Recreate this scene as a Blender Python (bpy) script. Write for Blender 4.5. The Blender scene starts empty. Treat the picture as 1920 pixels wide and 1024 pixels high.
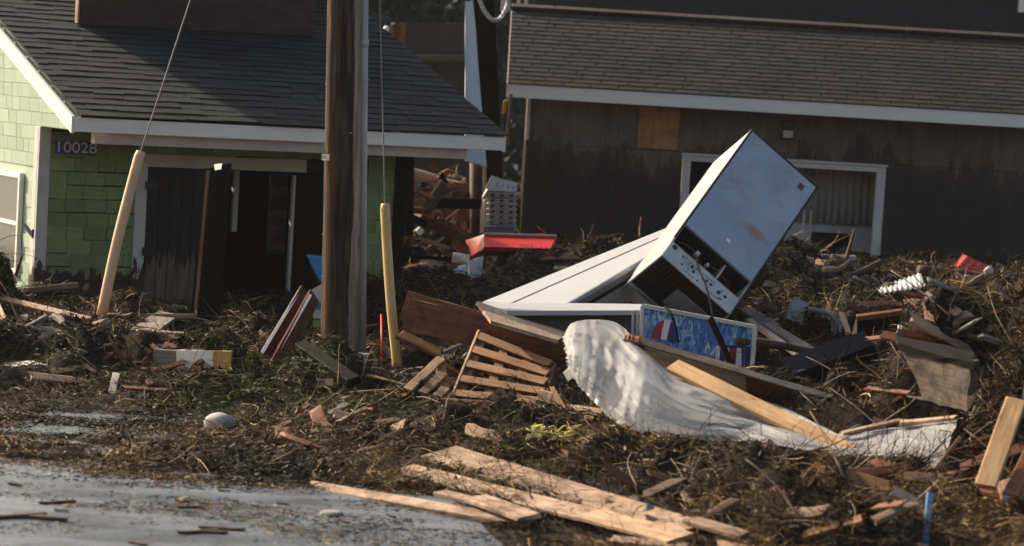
import bpy, bmesh, math, random
import numpy as np
from mathutils import Vector, Matrix
random.seed(7); rng = np.random.default_rng(7)
sc = bpy.context.scene
COL = sc.collection

# ---------------------------------------------------------------- camera
FPX, EYE, ROLL, PITCH = 4533.0, 2.7, 0.06, math.atan(343/4533.0)
Fw = Vector((0, math.cos(PITCH), -math.sin(PITCH)))
R0, U0 = Vector((1, 0, 0)), Vector((0, math.sin(PITCH), math.cos(PITCH)))
Rt = R0*math.cos(ROLL) + U0*math.sin(ROLL)
Up = U0*math.cos(ROLL) - R0*math.sin(ROLL)
EYEP = Vector((0, 0, EYE))
cam = bpy.data.cameras.new('camera'); co = bpy.data.objects.new('camera', cam); COL.objects.link(co)
co.matrix_world = Matrix(((Rt.x, Up.x, -Fw.x, 0), (Rt.y, Up.y, -Fw.y, 0), (Rt.z, Up.z, -Fw.z, EYE), (0, 0, 0, 1)))
cam.sensor_width = 36; cam.lens = FPX/1920*36; cam.clip_end = 2000; cam.clip_start = .1
cam.dof.use_dof = True; cam.dof.focus_distance = 21.5; cam.dof.aperture_fstop = 1.9
sc.camera = co

# ---------------------------------------------------------------- sky, sun, exposure
SUN_EL = math.radians(30); SUN_H = Vector((-.83, .55, 0)).normalized()
SUND = Vector((SUN_H.x*math.cos(SUN_EL), SUN_H.y*math.cos(SUN_EL), math.sin(SUN_EL)))
wd = bpy.data.worlds.new('World'); sc.world = wd; wd.use_nodes = True
nt = wd.node_tree; bg = nt.nodes['Background']
sk = nt.nodes.new('ShaderNodeTexSky'); sk.sky_type = 'NISHITA'; sk.sun_disc = False
sk.sun_elevation = SUN_EL; sk.sun_rotation = math.atan2(SUN_H.x, SUN_H.y)
sk.air_density = 1.0; sk.dust_density = 6.0; sk.ozone_density = .2
nt.links.new(sk.outputs[0], bg.inputs[0]); bg.inputs[1].default_value = .10
sl = bpy.data.lights.new('sun', 'SUN'); sl.energy = 3.6; sl.angle = math.radians(.6); sl.color = (1, .865, .68)
so = bpy.data.objects.new('sun', sl); COL.objects.link(so)
so.rotation_euler = (-SUND).to_track_quat('-Z', 'Y').to_euler()
so.location = SUND*40
sc.view_settings.view_transform = 'Standard'; sc.view_settings.look = 'None'
sc.view_settings.exposure = 1.0; sc.view_settings.gamma = 1; sc.view_settings.use_curve_mapping = False

# ---------------------------------------------------------------- pixel rays to places in the world
def ray(px, py): return Fw + Rt*((px-960)/FPX) - Up*((py-512)/FPX)
def P(px, py, Y): d = ray(px, py); return EYEP + d*(Y/d.y)
def G(px, py, z=0.0): d = ray(px, py); return EYEP + d*((z-EYE)/d.z)
def onplane(px, py, o, n): d = ray(px, py); return EYEP + d*((o-EYEP).dot(n)/d.dot(n))

# ---------------------------------------------------------------- object helpers
WM = {}
def link(name, me, parent=None, M=None):
    o = bpy.data.objects.new(name, me); COL.objects.link(o)
    M = M if M is not None else Matrix.Identity(4)
    o.matrix_basis = M; WM[o.name] = M
    if parent:
        o.parent = parent; o.matrix_parent_inverse = WM[parent.name].inverted()
    return o
def tag(o, label, cat, group=None, kind=None):
    if label: o['label'] = label
    if cat: o['category'] = cat
    if group: o['group'] = group
    if kind: o['kind'] = kind
    return o
def thing(name, loc, label, cat, group=None):
    return tag(link(name, None, None, Matrix.Translation(loc)), label, cat, group)
def struct(o): o['kind'] = 'structure'; return o
def mesh(name, V, F, mat=None, smooth=False):
    me = bpy.data.meshes.new(name); me.from_pydata([tuple(v) for v in V], [], F)
    if mat: me.materials.append(mat)
    if smooth: me.polygons.foreach_set('use_smooth', [True]*len(me.polygons))
    me.update(); return me
def bm_mesh(name, bm, mat=None, smooth=False):
    bmesh.ops.recalc_face_normals(bm, faces=bm.faces)
    me = bpy.data.meshes.new(name); bm.to_mesh(me); bm.free()
    if mat: me.materials.append(mat)
    if smooth: me.polygons.foreach_set('use_smooth', [True]*len(me.polygons))
    return me
def axesM(o, x, z):
    x = x.normalized(); z = (z - x*z.dot(x)).normalized(); y = z.cross(x)
    return Matrix(((x.x, y.x, z.x, o.x), (x.y, y.y, z.y, o.y), (x.z, y.z, z.z, o.z), (0, 0, 0, 1)))
def boxme(name, sx, sy, sz, mat, bevel=0.0):
    bm = bmesh.new(); bmesh.ops.create_cube(bm, size=1)
    for v in bm.verts: v.co = Vector((v.co.x*sx, v.co.y*sy, v.co.z*sz))
    if bevel > 0: bmesh.ops.bevel(bm, geom=bm.edges[:], offset=bevel, segments=1, affect='EDGES')
    return bm_mesh(name, bm, mat)
def box(name, o, x, z, dims, mat, parent=None, bevel=.004):
    return link(name, boxme(name, *dims, mat, bevel), parent, axesM(o, x, z))
def plankme(name, L, W, T, mat, seg=8, warp=.01, spl=.02, bow=0.0, twist=0.0, rnd=None):
    r = rnd or random; V = []; F = []
    b = min(W, T)*.12
    sec = [(-W/2+b, -T/2), (W/2-b, -T/2), (W/2, -T/2+b), (W/2, T/2-b), (W/2-b, T/2), (-W/2+b, T/2), (-W/2, T/2-b), (-W/2, -T/2+b)]
    for i in range(seg+1):
        s = i/seg; x = (s-.5)*L; oz = bow*(1-(2*s-1)**2) + r.uniform(-1, 1)*warp*T; oy = r.uniform(-1, 1)*warp*W
        a = twist*(s-.5); ca, sa = math.cos(a), math.sin(a)
        for k, (y, z) in enumerate(sec):
            dx = 0
            if i in (0, seg): dx = (r.uniform(-1, 1)*spl)
            V.append((x+dx, (y+oy)*ca - z*sa, (y+oy)*sa + z*ca + oz))
    n = 8
    for i in range(seg):
        for k in range(n):
            a = i*n+k; c = i*n+(k+1) % n; F.append((a, a+n, c+n, c))
    F.append(tuple(range(n))); F.append(tuple(reversed(range(seg*n, seg*n+n))))
    return mesh(name, V, F, mat)
def plank(name, p0, p1, w, t, nrm, mat, parent=None, **kw):
    """board from p0 to p1 (centre line), its wide face towards nrm"""
    d = p1-p0
    return link(name, plankme(name, d.length, w, t, mat, **kw), parent, axesM((p0+p1)/2, d, nrm))
def board4(name, cs, t, mat, parent=None, seg=6, rag=.006, spl=.0):
    """sheet with four corners in space (in order round), given thickness behind the face seen from the camera"""
    c = [Vector(v) for v in cs]
    o = sum(c, Vector())/4
    x = (c[1]-c[0])+(c[2]-c[3]); y = (c[3]-c[0])+(c[2]-c[1])
    if y.length > x.length*1.0: c = [c[1], c[2], c[3], c[0]]; x = (c[1]-c[0])+(c[2]-c[3]); y = (c[3]-c[0])+(c[2]-c[1])
    n = x.cross(y).normalized()
    if n.dot(EYEP-o) < 0: n = -n
    M = axesM(o, x, n); I = M.inverted()
    V = []; F = []
    rows = 3
    for k in (0, 1):
        for j in range(rows+1):
            for i in range(seg+1):
                s, q = i/seg, j/rows
                p = (c[0]*(1-s)+c[1]*s)*(1-q) + (c[3]*(1-s)+c[2]*s)*q
                p = I @ p
                if j in (0, rows): p.y += random.uniform(-rag, rag)
                if i in (0, seg): p.x += random.uniform(-1, 1)*(rag+spl)
                p.z += random.uniform(-rag, rag)*.4 - t*k
                V.append(p)
    w = seg+1; N = w*(rows+1)
    for j in range(rows):
        for i in range(seg):
            a = j*w+i; F.append((a, a+1, a+w+1, a+w)); F.append((N+a, N+a+w, N+a+w+1, N+a+1))
    ring = [i for i in range(w)] + [j*w+seg for j in range(1, rows+1)] + [rows*w+i for i in range(seg-1, -1, -1)] + [j*w for j in range(rows-1, 0, -1)]
    for k in range(len(ring)):
        a, b = ring[k], ring[(k+1) % len(ring)]; F.append((a, N+a, N+b, b))
    bm = bmesh.new(); me = mesh(name, V, F); bm.from_mesh(me); bpy.data.meshes.remove(me)
    return link(name, bm_mesh(name, bm, mat), parent, M)
def tubeme(name, pts, rad, mat, sides=8, jit=0.0, smooth=True, cap=True):
    pts = [Vector(p) for p in pts]; V = []; F = []
    if not isinstance(rad, (list, tuple)): rad = [rad]*len(pts)
    up = Vector((0, 0, 1))
    for i, p in enumerate(pts):
        d = (pts[min(i+1, len(pts)-1)]-pts[max(i-1, 0)]).normalized()
        a = d.cross(up)
        if a.length < .05: a = d.cross(Vector((0, 1, 0)))
        a.normalize(); b = a.cross(d)
        for k in range(sides):
            t = 2*math.pi*k/sides; r = rad[i]*(1+random.uniform(-jit, jit))
            V.append(p + a*math.cos(t)*r + b*math.sin(t)*r)
    n = sides
    for i in range(len(pts)-1):
        for k in range(n):
            F.append((i*n+k, i*n+(k+1) % n, (i+1)*n+(k+1) % n, (i+1)*n+k))
    if cap: F.append(tuple(reversed(range(n)))); F.append(tuple(range((len(pts)-1)*n, len(pts)*n)))
    return mesh(name, V, F, mat, smooth)
def tube(name, pts, rad, mat, parent=None, **kw):
    o = Vector(pts[0]); return link(name, tubeme(name, [Vector(p)-o for p in pts], rad, mat, **kw), parent, Matrix.Translation(o))
def crv(pts, n=10):
    pts = [Vector(p) for p in pts]; q = [pts[0]*2-pts[1]]+pts+[pts[-1]*2-pts[-2]]; out = []
    for i in range(1, len(q)-2):
        for k in range(n):
            t = k/n; a, b, c, d = q[i-1], q[i], q[i+1], q[i+2]
            out.append(.5*((2*b)+(c-a)*t+(2*a-5*b+4*c-d)*t*t+(3*b-a-3*c+d)*t**3))
    out.append(pts[-1]); return out

# ---------------------------------------------------------------- materials (all procedural)
def lin(h):
    h = h.lstrip('#'); v = [int(h[i:i+2], 16)/255 for i in (0, 2, 4)]
    return tuple(((x+.055)/1.055)**2.4 if x > .04045 else x/12.92 for x in v)
MATS = {}
class NB:
    def __init__(s, name):
        s.m = bpy.data.materials.new(name); s.m.use_nodes = True; s.t = s.m.node_tree; s.n = s.t.nodes
        s.b = s.n['Principled BSDF']; MATS[name] = s.m
    def new(s, typ, **kw):
        n = s.n.new('ShaderNode'+typ)
        for k, v in kw.items(): setattr(n, k, v)
        return n
    def L(s, a, b): s.t.links.new(a, b)
    def coord(s, scale=(1, 1, 1), space='Object', rand=True):
        if space == 'World': src = s.new('NewGeometry').outputs['Position']
        else: src = s.new('TexCoord').outputs[space]
        if rand and space == 'Object':
            oi = s.new('ObjectInfo'); mu = s.new('MixRGB', blend_type='ADD'); mu.inputs[0].default_value = 1
            sc_ = s.new('VectorMath', operation='SCALE'); s.L(oi.outputs['Random'], sc_.inputs['Scale'])
            sc_.inputs[0].default_value = (13.1, 7.7, 9.3)
            ad = s.new('VectorMath', operation='ADD'); s.L(src, ad.inputs[0]); s.L(sc_.outputs[0], ad.inputs[1]); src = ad.outputs[0]
        mp = s.new('Mapping'); mp.inputs['Scale'].default_value = scale; s.L(src, mp.inputs[0]); return mp.outputs[0]
    def noise(s, vec, scale=5, detail=6, rough=.6, dist=0):
        n = s.new('TexNoise'); n.inputs['Scale'].default_value = scale; n.inputs['Detail'].default_value = detail
        n.inputs['Roughness'].default_value = rough; n.inputs['Distortion'].default_value = dist
        s.L(vec, n.inputs['Vector']); return n.outputs['Fac']
    def ramp(s, fac, stops):
        r = s.new('ValToRGB'); e = r.color_ramp.elements
        while len(e) < len(stops): e.new(.5)
        for el, (p, c) in zip(e, stops):
            el.position = p; el.color = (*c, 1) if len(c) == 3 else c
        s.L(fac, r.inputs[0]); return r.outputs[0]
    def mix(s, f, a, b, mode='MIX'):
        m = s.new('MixRGB', blend_type=mode)
        for i, v in ((0, f), (1, a), (2, b)):
            if isinstance(v, (int, float)): m.inputs[i].default_value = v
            elif isinstance(v, tuple): m.inputs[i].default_value = (*v, 1)
            else: s.L(v, m.inputs[i])
        return m.outputs[0]
    def math(s, op, a, b=0.0, clamp=False):
        m = s.new('Math', operation=op); m.use_clamp = clamp
        for i, v in ((0, a), (1, b)):
            if isinstance(v, (int, float)): m.inputs[i].default_value = v
            else: s.L(v, m.inputs[i])
        return m.outputs[0]
    def out(s, col, rough=.7, bump=None, bs=.3, bd=.01, metal=0, spec=.4):
        if isinstance(col, tuple): s.b.inputs['Base Color'].default_value = (*col, 1)
        else: s.L(col, s.b.inputs['Base Color'])
        if isinstance(rough, (int, float)): s.b.inputs['Roughness'].default_value = rough
        else: s.L(rough, s.b.inputs['Roughness'])
        s.b.inputs['Metallic'].default_value = metal; s.b.inputs['Specular IOR Level'].default_value = spec
        if bump is not None:
            n = s.new('Bump'); n.inputs['Strength'].default_value = bs; n.inputs['Distance'].default_value = bd
            s.L(bump, n.inputs['Height']); s.L(n.outputs[0], s.b.inputs['Normal'])
        return s.m
def sc3(c, k): return tuple(min(1, x*k) for x in c)
def wood(name, c, dark=.45, rough=.75, var=.35, dirt=None, stretch=(1.2, 22, 22), knots=False, dirtamt=.5, spec=.3):
    b = NB(name); v = b.coord(stretch); g = b.noise(v, 2.2, 8, .65, .6)
    col = b.ramp(g, [(.3, sc3(c, dark)), (.5, c), (.72, sc3(c, 1.25))])
    g2 = b.noise(b.coord((2, 5, 5)), 1.5, 4)
    col = b.mix(.8, col, b.ramp(g2, [(.3, (.55, .52, .5)), (.7, (1.15, 1.12, 1.1))]), 'MULTIPLY')
    oi = b.new('ObjectInfo'); br = b.ramp(oi.outputs['Random'], [(0, (1-var,)*3), (1, (1+var*.5,)*3)])
    col = b.mix(1, col, br, 'MULTIPLY')
    if knots:
        vo = b.new('TexVoronoi'); vo.inputs['Scale'].default_value = 1; b.L(b.coord((3.2, 9, 9)), vo.inputs['Vector'])
        k = b.ramp(vo.outputs['Distance'], [(.05, (1, 1, 1)), (.16, (0, 0, 0))]); col = b.mix(k, col, sc3(c, .22))
    if dirt:
        d = b.noise(b.coord((3, 3, 3)), 2.1, 8, .7); d = b.ramp(d, [(1-dirtamt-.08, (0, 0, 0)), (1-dirtamt+.12, (1, 1, 1))]); col = b.mix(d, col, dirt)
    return b.out(col, rough, g, .35, .006, spec=spec)
def plain(name, c, rough=.6, var=.18, scale=6, bump=.15, metal=0, dirt=None, dirtamt=.35, spec=.4, streak=(1, 1, 1), dscale=2.4, rnd=.1):
    b = NB(name); g = b.noise(b.coord(streak), scale, 8, .65)
    col = b.ramp(g, [(.3, sc3(c, 1-var)), (.7, sc3(c, 1+var*.6))])
    if rnd:
        oi = b.new('ObjectInfo'); col = b.mix(1, col, b.ramp(oi.outputs['Random'], [(0, (1-rnd,)*3), (1, (1+rnd,)*3)]), 'MULTIPLY')
    if dirt:
        d = b.noise(b.coord(streak), dscale, 9, .7); d = b.ramp(d, [(1-dirtamt-.1, (0, 0, 0)), (1-dirtamt+.15, (1, 1, 1))]); col = b.mix(d, col, dirt)
    return b.out(col, rough, g, bump, .006, metal, spec)
W_FRESH = wood('pine', (.43, .30, .205), .42, knots=True, var=.3, dirt=(.13, .08, .05), dirtamt=.48)
W_TAN = wood('tan_wood', (.42, .28, .17), .5, dirt=(.09, .055, .03), dirtamt=.38)
W_PINE = wood('knotty_pine', (.50, .32, .155), .6, knots=True, var=.1)
W_BROWN = wood('brown_wood', (.22, .085, .033), .4, dirt=(.04, .022, .012), dirtamt=.42, rough=.6)
W_RED = wood('red_brown_wood', (.10, .036, .02), .5, rough=.75, var=.15, spec=.1)
W_DARK = wood('dark_wood', (.013, .009, .0065), .5, spec=.08)
W_GREY = wood('grey_wood', (.24, .21, .18), .4, dirt=(.06, .045, .035), dirtamt=.4)
W_CRATE = wood('crate_wood', (.235, .115, .05), .5, dirt=(.07, .035, .018), dirtamt=.38, knots=True)
W_DRIFT = wood('driftwood', (.25, .165, .105), .4, dirt=(.05, .03, .02), dirtamt=.4)
W_LOG = wood('bark_log', (.09, .055, .035), .35, stretch=(2, 9, 9), dirt=(.2, .12, .07), dirtamt=.3)
W_PALE = wood('pale_trunk', (.43, .31, .21), .6, var=.1, dirt=(.2, .12, .07), dirtamt=.35)
WHITE = plain('white_paint', (.80, .735, .64), .5, .06, 3, .05, dirt=(.42, .38, .33), dirtamt=.27, streak=(1, 6, 6))
TRIM = plain('worn_trim_paint', (.56, .475, .39), .6, .12, 4, .1, dirt=(.22, .15, .11), dirtamt=.28)
METALW = plain('white_enamel', (.42, .42, .415), .42, .05, 2, .03, dirt=(.42, .39, .35), dirtamt=.22)
GALV = plain('galvanised_steel', (.50, .50, .46), .42, .25, 5, .1, metal=.55, dirt=(.12, .09, .06), dirtamt=.36)
GREYM = plain('grey_metal', (.30, .31, .31), .45, .2, 4, .1, metal=.3, dirt=(.1, .08, .06), dirtamt=.3)
CONDUIT = plain('grey_conduit', (.33, .345, .36), .5, .12, 3, .05)
BLACK = plain('black_plastic', (.014, .014, .015), .5, .3, 6, .1)
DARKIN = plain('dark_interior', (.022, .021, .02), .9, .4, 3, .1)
RUBBER = plain('black_cable', (.008, .008, .008), .9, spec=.08)
WIRE = plain('steel_wire', (.16, .14, .12), .7, .2, 20, .1)
YELG = plain('yellow_plastic', (.60, .35, .065), .55, .25, 4, .1, dirt=(.55, .37, .20), dirtamt=.55, dscale=1.5)
YELF = plain('faded_yellow_plastic', (.60, .385, .22), .5, .16, 3, .08, dirt=(.42, .25, .12), dirtamt=.34)
RED = plain('red_paint', (.75, .03, .02), .45, .15, 4, .08, dirt=(.36, .24, .16), dirtamt=.3, streak=(1, 2, 4))
REDP = plain('red_plastic', (.50, .05, .025), .4, .15)
BLUEP = plain('blue_grey_plastic', (.09, .13, .18), .5, .1)
TOTE = plain('pale_plastic', (.36, .36, .35), .5, .1, 4, .05, dirt=(.3, .28, .24), dirtamt=.3)
STONE = plain('pale_stone', (.40, .37, .335), .8, .2, 9, .3, dirt=(.14, .09, .055), dirtamt=.36)
GREYST = plain('grey_stone', (.25, .24, .23), .85, .3, 9, .4, dirt=(.2, .11, .07), dirtamt=.3)
FISHB = plain('painted_blue', (.03, .22, .48), .5, .1); FISHW = plain('painted_white', (.62, .61, .58), .5, .1, dirt=(.2, .18, .15), dirtamt=.3)
FISHG = plain('painted_green', (.18, .34, .07), .5, .1)
DARKBR = plain('dark_brown_metal', (.055, .036, .03), .7, .25, 3, .1, dirt=(.03, .022, .02), dirtamt=.4)
NAVY = plain('navy_siding', (.014, .016, .022), .7, .2, 3, .1)
LIME = plain('lime_rope', (.46, .42, .11), .6, .3, 20, .2)
BLUERAG = plain('blue_paint', (.035, .13, .26), .5, .2, dirt=(.25, .2, .16), dirtamt=.3)
ORANGE = plain('orange_paint', (.60, .14, .04), .5, .15)
GLASS = NB('window_glass'); GLASS.b.inputs['Transmission Weight'].default_value = 0
GLASS = GLASS.out((.05, .055, .05), .3, spec=.15)
TARP = NB('white_plastic_sheet')
def _tarp(b):
    g = b.noise(b.coord((1, 1, 1)), 7, 8, .6); col = b.ramp(g, [(.3, (.74, .735, .73)), (.7, (.90, .895, .89))])
    d = b.ramp(b.noise(b.coord((1, 1, 1), rand=False), 2.6, 8, .7), [(.60, (0, 0, 0)), (.78, (1, 1, 1))]); col = b.mix(b.math('MULTIPLY', d, .55), col, (.36, .28, .2))
    b.out(col, .55, g, .4, .02, spec=.2)
    tr = b.new('BsdfTranslucent'); b.L(col, tr.inputs[0]); ms = b.new('MixShader'); ms.inputs[0].default_value = .66
    b.L(b.b.outputs[0], ms.inputs[1]); b.L(tr.outputs[0], ms.inputs[2]); tp = b.new('BsdfTransparent'); m2 = b.new('MixShader'); m2.inputs[0].default_value = .08; b.L(ms.outputs[0], m2.inputs[1]); b.L(tp.outputs[0], m2.inputs[2]); b.L(m2.outputs[0], b.n['Material Output'].inputs[0])
    return b.m
TARP = _tarp(TARP)
def _green():
    b = NB('peeling_green_paint'); pos = b.new('NewGeometry').outputs['Position']
    g = b.noise(b.coord((1, 1, 1)), 3, 6); fine = b.noise(b.coord((4, 40, 9)), 1.5, 5)
    col = b.ramp(g, [(.3, (.195, .245, .095)), (.7, (.265, .33, .13))])
    oi = b.new('ObjectInfo'); col = b.mix(1, col, b.ramp(oi.outputs['Random'], [(0, (.80,)*3), (1, (1.14,)*3)]), 'MULTIPLY')
    col = b.mix(.7, col, b.ramp(fine, [(.3, (.8, .8, .8)), (.6, (1.03, 1.03, 1.03))]), 'MULTIPLY')
    z = b.new('SeparateXYZ'); b.L(pos, z.inputs[0])
    n = b.noise(b.coord((1, 1, .55), 'World'), 6.5, 8, .6)
    h = b.math('ADD', b.math('MULTIPLY', z.outputs[2], -1.5), b.math('MULTIPLY', n, 1.6))
    m = b.ramp(h, [(.0, (0, 0, 0)), (.02, (1, 1, 1))])
    n2 = b.noise(b.coord((9, 9, 3), 'World'), 3, 6, .6); m2 = b.ramp(n2, [(.70, (0, 0, 0)), (.715, (1, 1, 1))])
    bare = b.ramp(b.noise(b.coord((1, 1, 1), 'World'), 14, 6), [(.3, (.03, .015, .01)), (.7, (.085, .04, .025))])
    col = b.mix(m, b.mix(m2, col, bare), bare)
    return b.out(col, .7, b.math('SUBTRACT', b.math('MULTIPLY', fine, .4), m), .5, .004)
GREEN = _green()
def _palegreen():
    b = NB('glare_lit_green_paint'); fine = b.noise(b.coord((30, 3, 3)), 1.5, 6)  # paler than GREEN: sun glare on the gable is put into the colour
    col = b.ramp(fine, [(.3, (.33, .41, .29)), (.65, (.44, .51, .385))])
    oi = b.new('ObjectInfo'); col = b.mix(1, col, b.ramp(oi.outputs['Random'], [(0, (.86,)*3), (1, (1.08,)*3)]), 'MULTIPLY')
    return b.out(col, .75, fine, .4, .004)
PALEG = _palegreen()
def _peelwhite():
    b = NB('peeling_white_paint'); pos = b.new('NewGeometry').outputs['Position']; z = b.new('SeparateXYZ'); b.L(pos, z.inputs[0])
    g = b.noise(b.coord((1, 1, 1)), 5, 8); col = b.ramp(g, [(.3, (.54, .485, .42)), (.7, (.64, .58, .51))])
    n = b.noise(b.coord((1, 1, .35), 'World'), 12, 8, .65)
    h = b.math('ADD', b.math('MULTIPLY', z.outputs[2], -1.1), b.math('MULTIPLY', n, 1.35))
    m = b.ramp(h, [(.0, (0, 0, 0)), (.03, (1, 1, 1))]); col = b.mix(m, col, (.06, .03, .02))
    return b.out(col, .65, m, .3, .003)
PEELW = _peelwhite()
def _doorwood():
    b = NB('stained_door_boards'); pos = b.new('NewGeometry').outputs['Position']; z = b.new('SeparateXYZ'); b.L(pos, z.inputs[0])
    g = b.noise(b.coord((22, 22, 1.2)), 2, 7); bare = b.ramp(g, [(.3, (.08, .05, .032)), (.7, (.21, .135, .085))])
    n = b.noise(b.coord((26, 26, 1.6), 'World'), 1.6, 5, .6)
    h = b.math('ADD', b.math('MULTIPLY', z.outputs[2], -1.0), b.math('ADD', b.math('MULTIPLY', n, .9), .26))
    m = b.ramp(h, [(0, (0, 0, 0)), (.05, (1, 1, 1))]); col = b.mix(m, (.013, .012, .011), bare)
    return b.out(col, .7, g, .3, .004)
DOORW = _doorwood()
def _roof(name, c, moss):
    b = NB(name); g = b.noise(b.coord((3, 6, 6)), 8, 10, .75)
    col = b.ramp(g, [(.25, sc3(c, .5)), (.5, c), (.75, sc3(c, 1.5))])
    oi = b.new('ObjectInfo'); col = b.mix(1, col, b.ramp(oi.outputs['Random'], [(0, (.75,)*3), (1, (1.15,)*3)]), 'MULTIPLY')
    w = b.noise(b.coord((1, 1, 1), 'World'), 1.3, 6, .6); col = b.mix(.9, col, b.ramp(w, [(.35, (.6, .6, .6)), (.6, (1.1, 1.1, 1.1))]), 'MULTIPLY')
    m = b.ramp(b.noise(b.coord((1, 1, 1), 'World'), 4, 9, .7), [(.55, (0, 0, 0)), (.75, (1, 1, 1))]); col = b.mix(b.math('MULTIPLY', m, .5), col, moss)
    return b.out(col, .85, g, .6, .01, spec=.25)
ROOFG = _roof('charcoal_shingle', (.022, .026, .0255), (.048, .046, .032))
ROOFB = _roof('brown_shingle', (.032, .025, .0195), (.018, .014, .011))
def _siding():
    b = NB('sooty_plywood'); pos = b.new('NewGeometry').outputs['Position']; z = b.new('SeparateXYZ'); b.L(pos, z.inputs[0])
    g = b.noise(b.coord((9, 9, .8), 'World'), 1.5, 8, .7); col = b.ramp(g, [(.25, (.085, .06, .043)), (.75, (.18, .132, .097))])
    col = b.mix(.85, col, b.ramp(b.noise(b.coord((1, 1, .7), 'World'), 1.1, 5), [(.35, (.6, .6, .6)), (.65, (1.2, 1.17, 1.13))]), 'MULTIPLY')
    n = b.noise(b.coord((1.1, 1.1, .30), 'World'), 1.3, 10, .68)
    h = b.math('ADD', b.math('MULTIPLY', z.outputs[2], -1.05), b.math('ADD', b.math('MULTIPLY', n, 2.6), .84))
    m = b.ramp(h, [(.0, (0, 0, 0)), (.05, (.7, .7, .7)), (.4, (1, 1, 1))])
    col = b.mix(b.math('MULTIPLY', m, .86), col, (.018, .015, .013))
    return b.out(col, .8, g, .3, .005)
SIDING = _siding()
def _asphalt():
    b = NB('wet_asphalt'); v = b.coord((1, 1, 1), 'World'); g = b.noise(v, 90, 4, .7); l = b.noise(b.coord((.5, 1.2, 1), 'World'), 1.4, 6, .6)
    col = b.ramp(g, [(.3, (.075, .086, .096)), (.7, (.18, .20, .215))])
    mud = b.ramp(b.noise(b.coord((.8, 2, 1), 'World'), 2.0, 8, .7), [(.52, (0, 0, 0)), (.72, (1, 1, 1))]); col = b.mix(b.math('MULTIPLY', mud, .5), col, (.07, .055, .042)); bl = b.noise(b.coord((.6, 1.5, 1), 'World'), 3, 7, .65); col = b.mix(.9, col, b.ramp(bl, [(.35, (.62,)*3), (.62, (1.12,)*3)]), 'MULTIPLY')
    wet = b.ramp(l, [(.40, (.16,)*3), (.62, (.5,)*3)])
    bump = b.math('MULTIPLY', g, 1.0)
    return b.out(col, wet, bump, .35, .006, spec=.6)
ASPH = _asphalt()
def _weedbase():
    b = NB('weed_mat'); g = b.noise(b.coord((1, 1, 1), 'World'), 26, 8, .7)
    col = b.ramp(g, [(.3, (.006, .0045, .003)), (.55, (.022, .014, .008)), (.75, (.05, .033, .018))])
    return b.out(col, .9, g, 1, .03, spec=.15)
WEEDB = _weedbase()
def weed(name, c, rough=.42): return plain(name, c, rough+.12, .4, 9, .1, spec=.12, rnd=0)
WEEDS_ = None
WEEDS = [weed('weed_dark', (.014, .009, .005)), weed('weed_brown', (.055, .032, .013)), weed('weed_umber', (.145, .082, .030)),
         weed('weed_straw', (.40, .26, .115), .4), weed('weed_olive', (.06, .055, .011)), weed('weed_green', (.10, .108, .017))]
def _pole():
    b = NB('weathered_pole'); v = b.coord((14, 14, .9), rand=False); g = b.noise(v, 1.6, 9, .68, .5)
    col = b.ramp(g, [(.34, (.010, .006, .004)), (.5, (.05, .028, .017)), (.68, (.125, .07, .04))])
    sx = b.new('SeparateXYZ'); b.L(b.new('TexCoord').outputs['Object'], sx.inputs[0])
    n = b.noise(b.coord((7, 7, .6), rand=False), 1.5, 7, .6)
    h = b.math('ADD', b.math('MULTIPLY', sx.outputs[0], 4.5), b.math('MULTIPLY', n, .7))
    m = b.ramp(h, [(.72, (0, 0, 0)), (.75, (1, 1, 1))])
    grey = b.ramp(g, [(.3, (.12, .095, .075)), (.7, (.38, .32, .26))]); col = b.mix(m, col, grey)
    kn = b.new('TexVoronoi'); kn.inputs['Scale'].default_value = 1; b.L(b.coord((5, 5, 2.2), rand=False), kn.inputs['Vector'])
    col = b.mix(b.ramp(kn.outputs['Distance'], [(.08, (1, 1, 1)), (.2, (0, 0, 0))]), col, (.02, .012, .008))
    return b.out(col, .8, g, 1.0, .02, spec=.2)
POLEW = _pole()
def _fridgeback():
    b = NB('blue_back_panel'); g = b.noise(b.coord((1, 1, 1)), 2.5, 7); col = b.ramp(g, [(.3, (.27, .335, .41)), (.7, (.35, .415, .49))])
    r = b.noise(b.coord((2.2, 1.2, 1)), 1.9, 7, .62); m = b.ramp(r, [(.56, (0, 0, 0)), (.72, (1, 1, 1))]); col = b.mix(b.math('MULTIPLY', m, .6), col, (.26, .19, .14))
    sx = b.new('SeparateXYZ'); b.L(b.new('TexCoord').outputs['Object'], sx.inputs[0])
    ex = b.math('DIVIDE', b.math('SUBTRACT', sx.outputs[0], .22), .075); ey = b.math('DIVIDE', b.math('SUBTRACT', sx.outputs[1], .17), .22)
    rr = b.math('ADD', b.math('ADD', b.math('MULTIPLY', ex, ex), b.math('MULTIPLY', ey, ey)), b.math('SUBTRACT', b.math('MULTIPLY', b.noise(b.coord((1, 1, 1)), 9, 6, .6), 1.6), .45))
    col = b.mix(b.ramp(rr, [(.3, (.85,)*3), (1.35, (0, 0, 0))]), col, (.36, .19, .095))
    d = b.ramp(b.noise(b.coord((1, 1, 1)), 24, 6, .7), [(.62, (0, 0, 0)), (.7, (1, 1, 1))]); col = b.mix(b.math('MULTIPLY', d, .4), col, (.12, .12, .13))
    return b.out(col, .5, g, .1, .003)
FRB = _fridgeback()
def _sign():
    b = NB('splashed_blue_sign'); g = b.noise(b.coord((6, 2.2, 1), rand=False), 3.2, 8, .72, 1.2)
    col = b.ramp(g, [(.36, (.015, .08, .28)), (.50, (.04, .19, .46)), (.56, (.22, .42, .60)), (.64, (.66, .70, .70))])
    return b.out(col, .35, spec=.5)
SIGNB = _sign()
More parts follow.
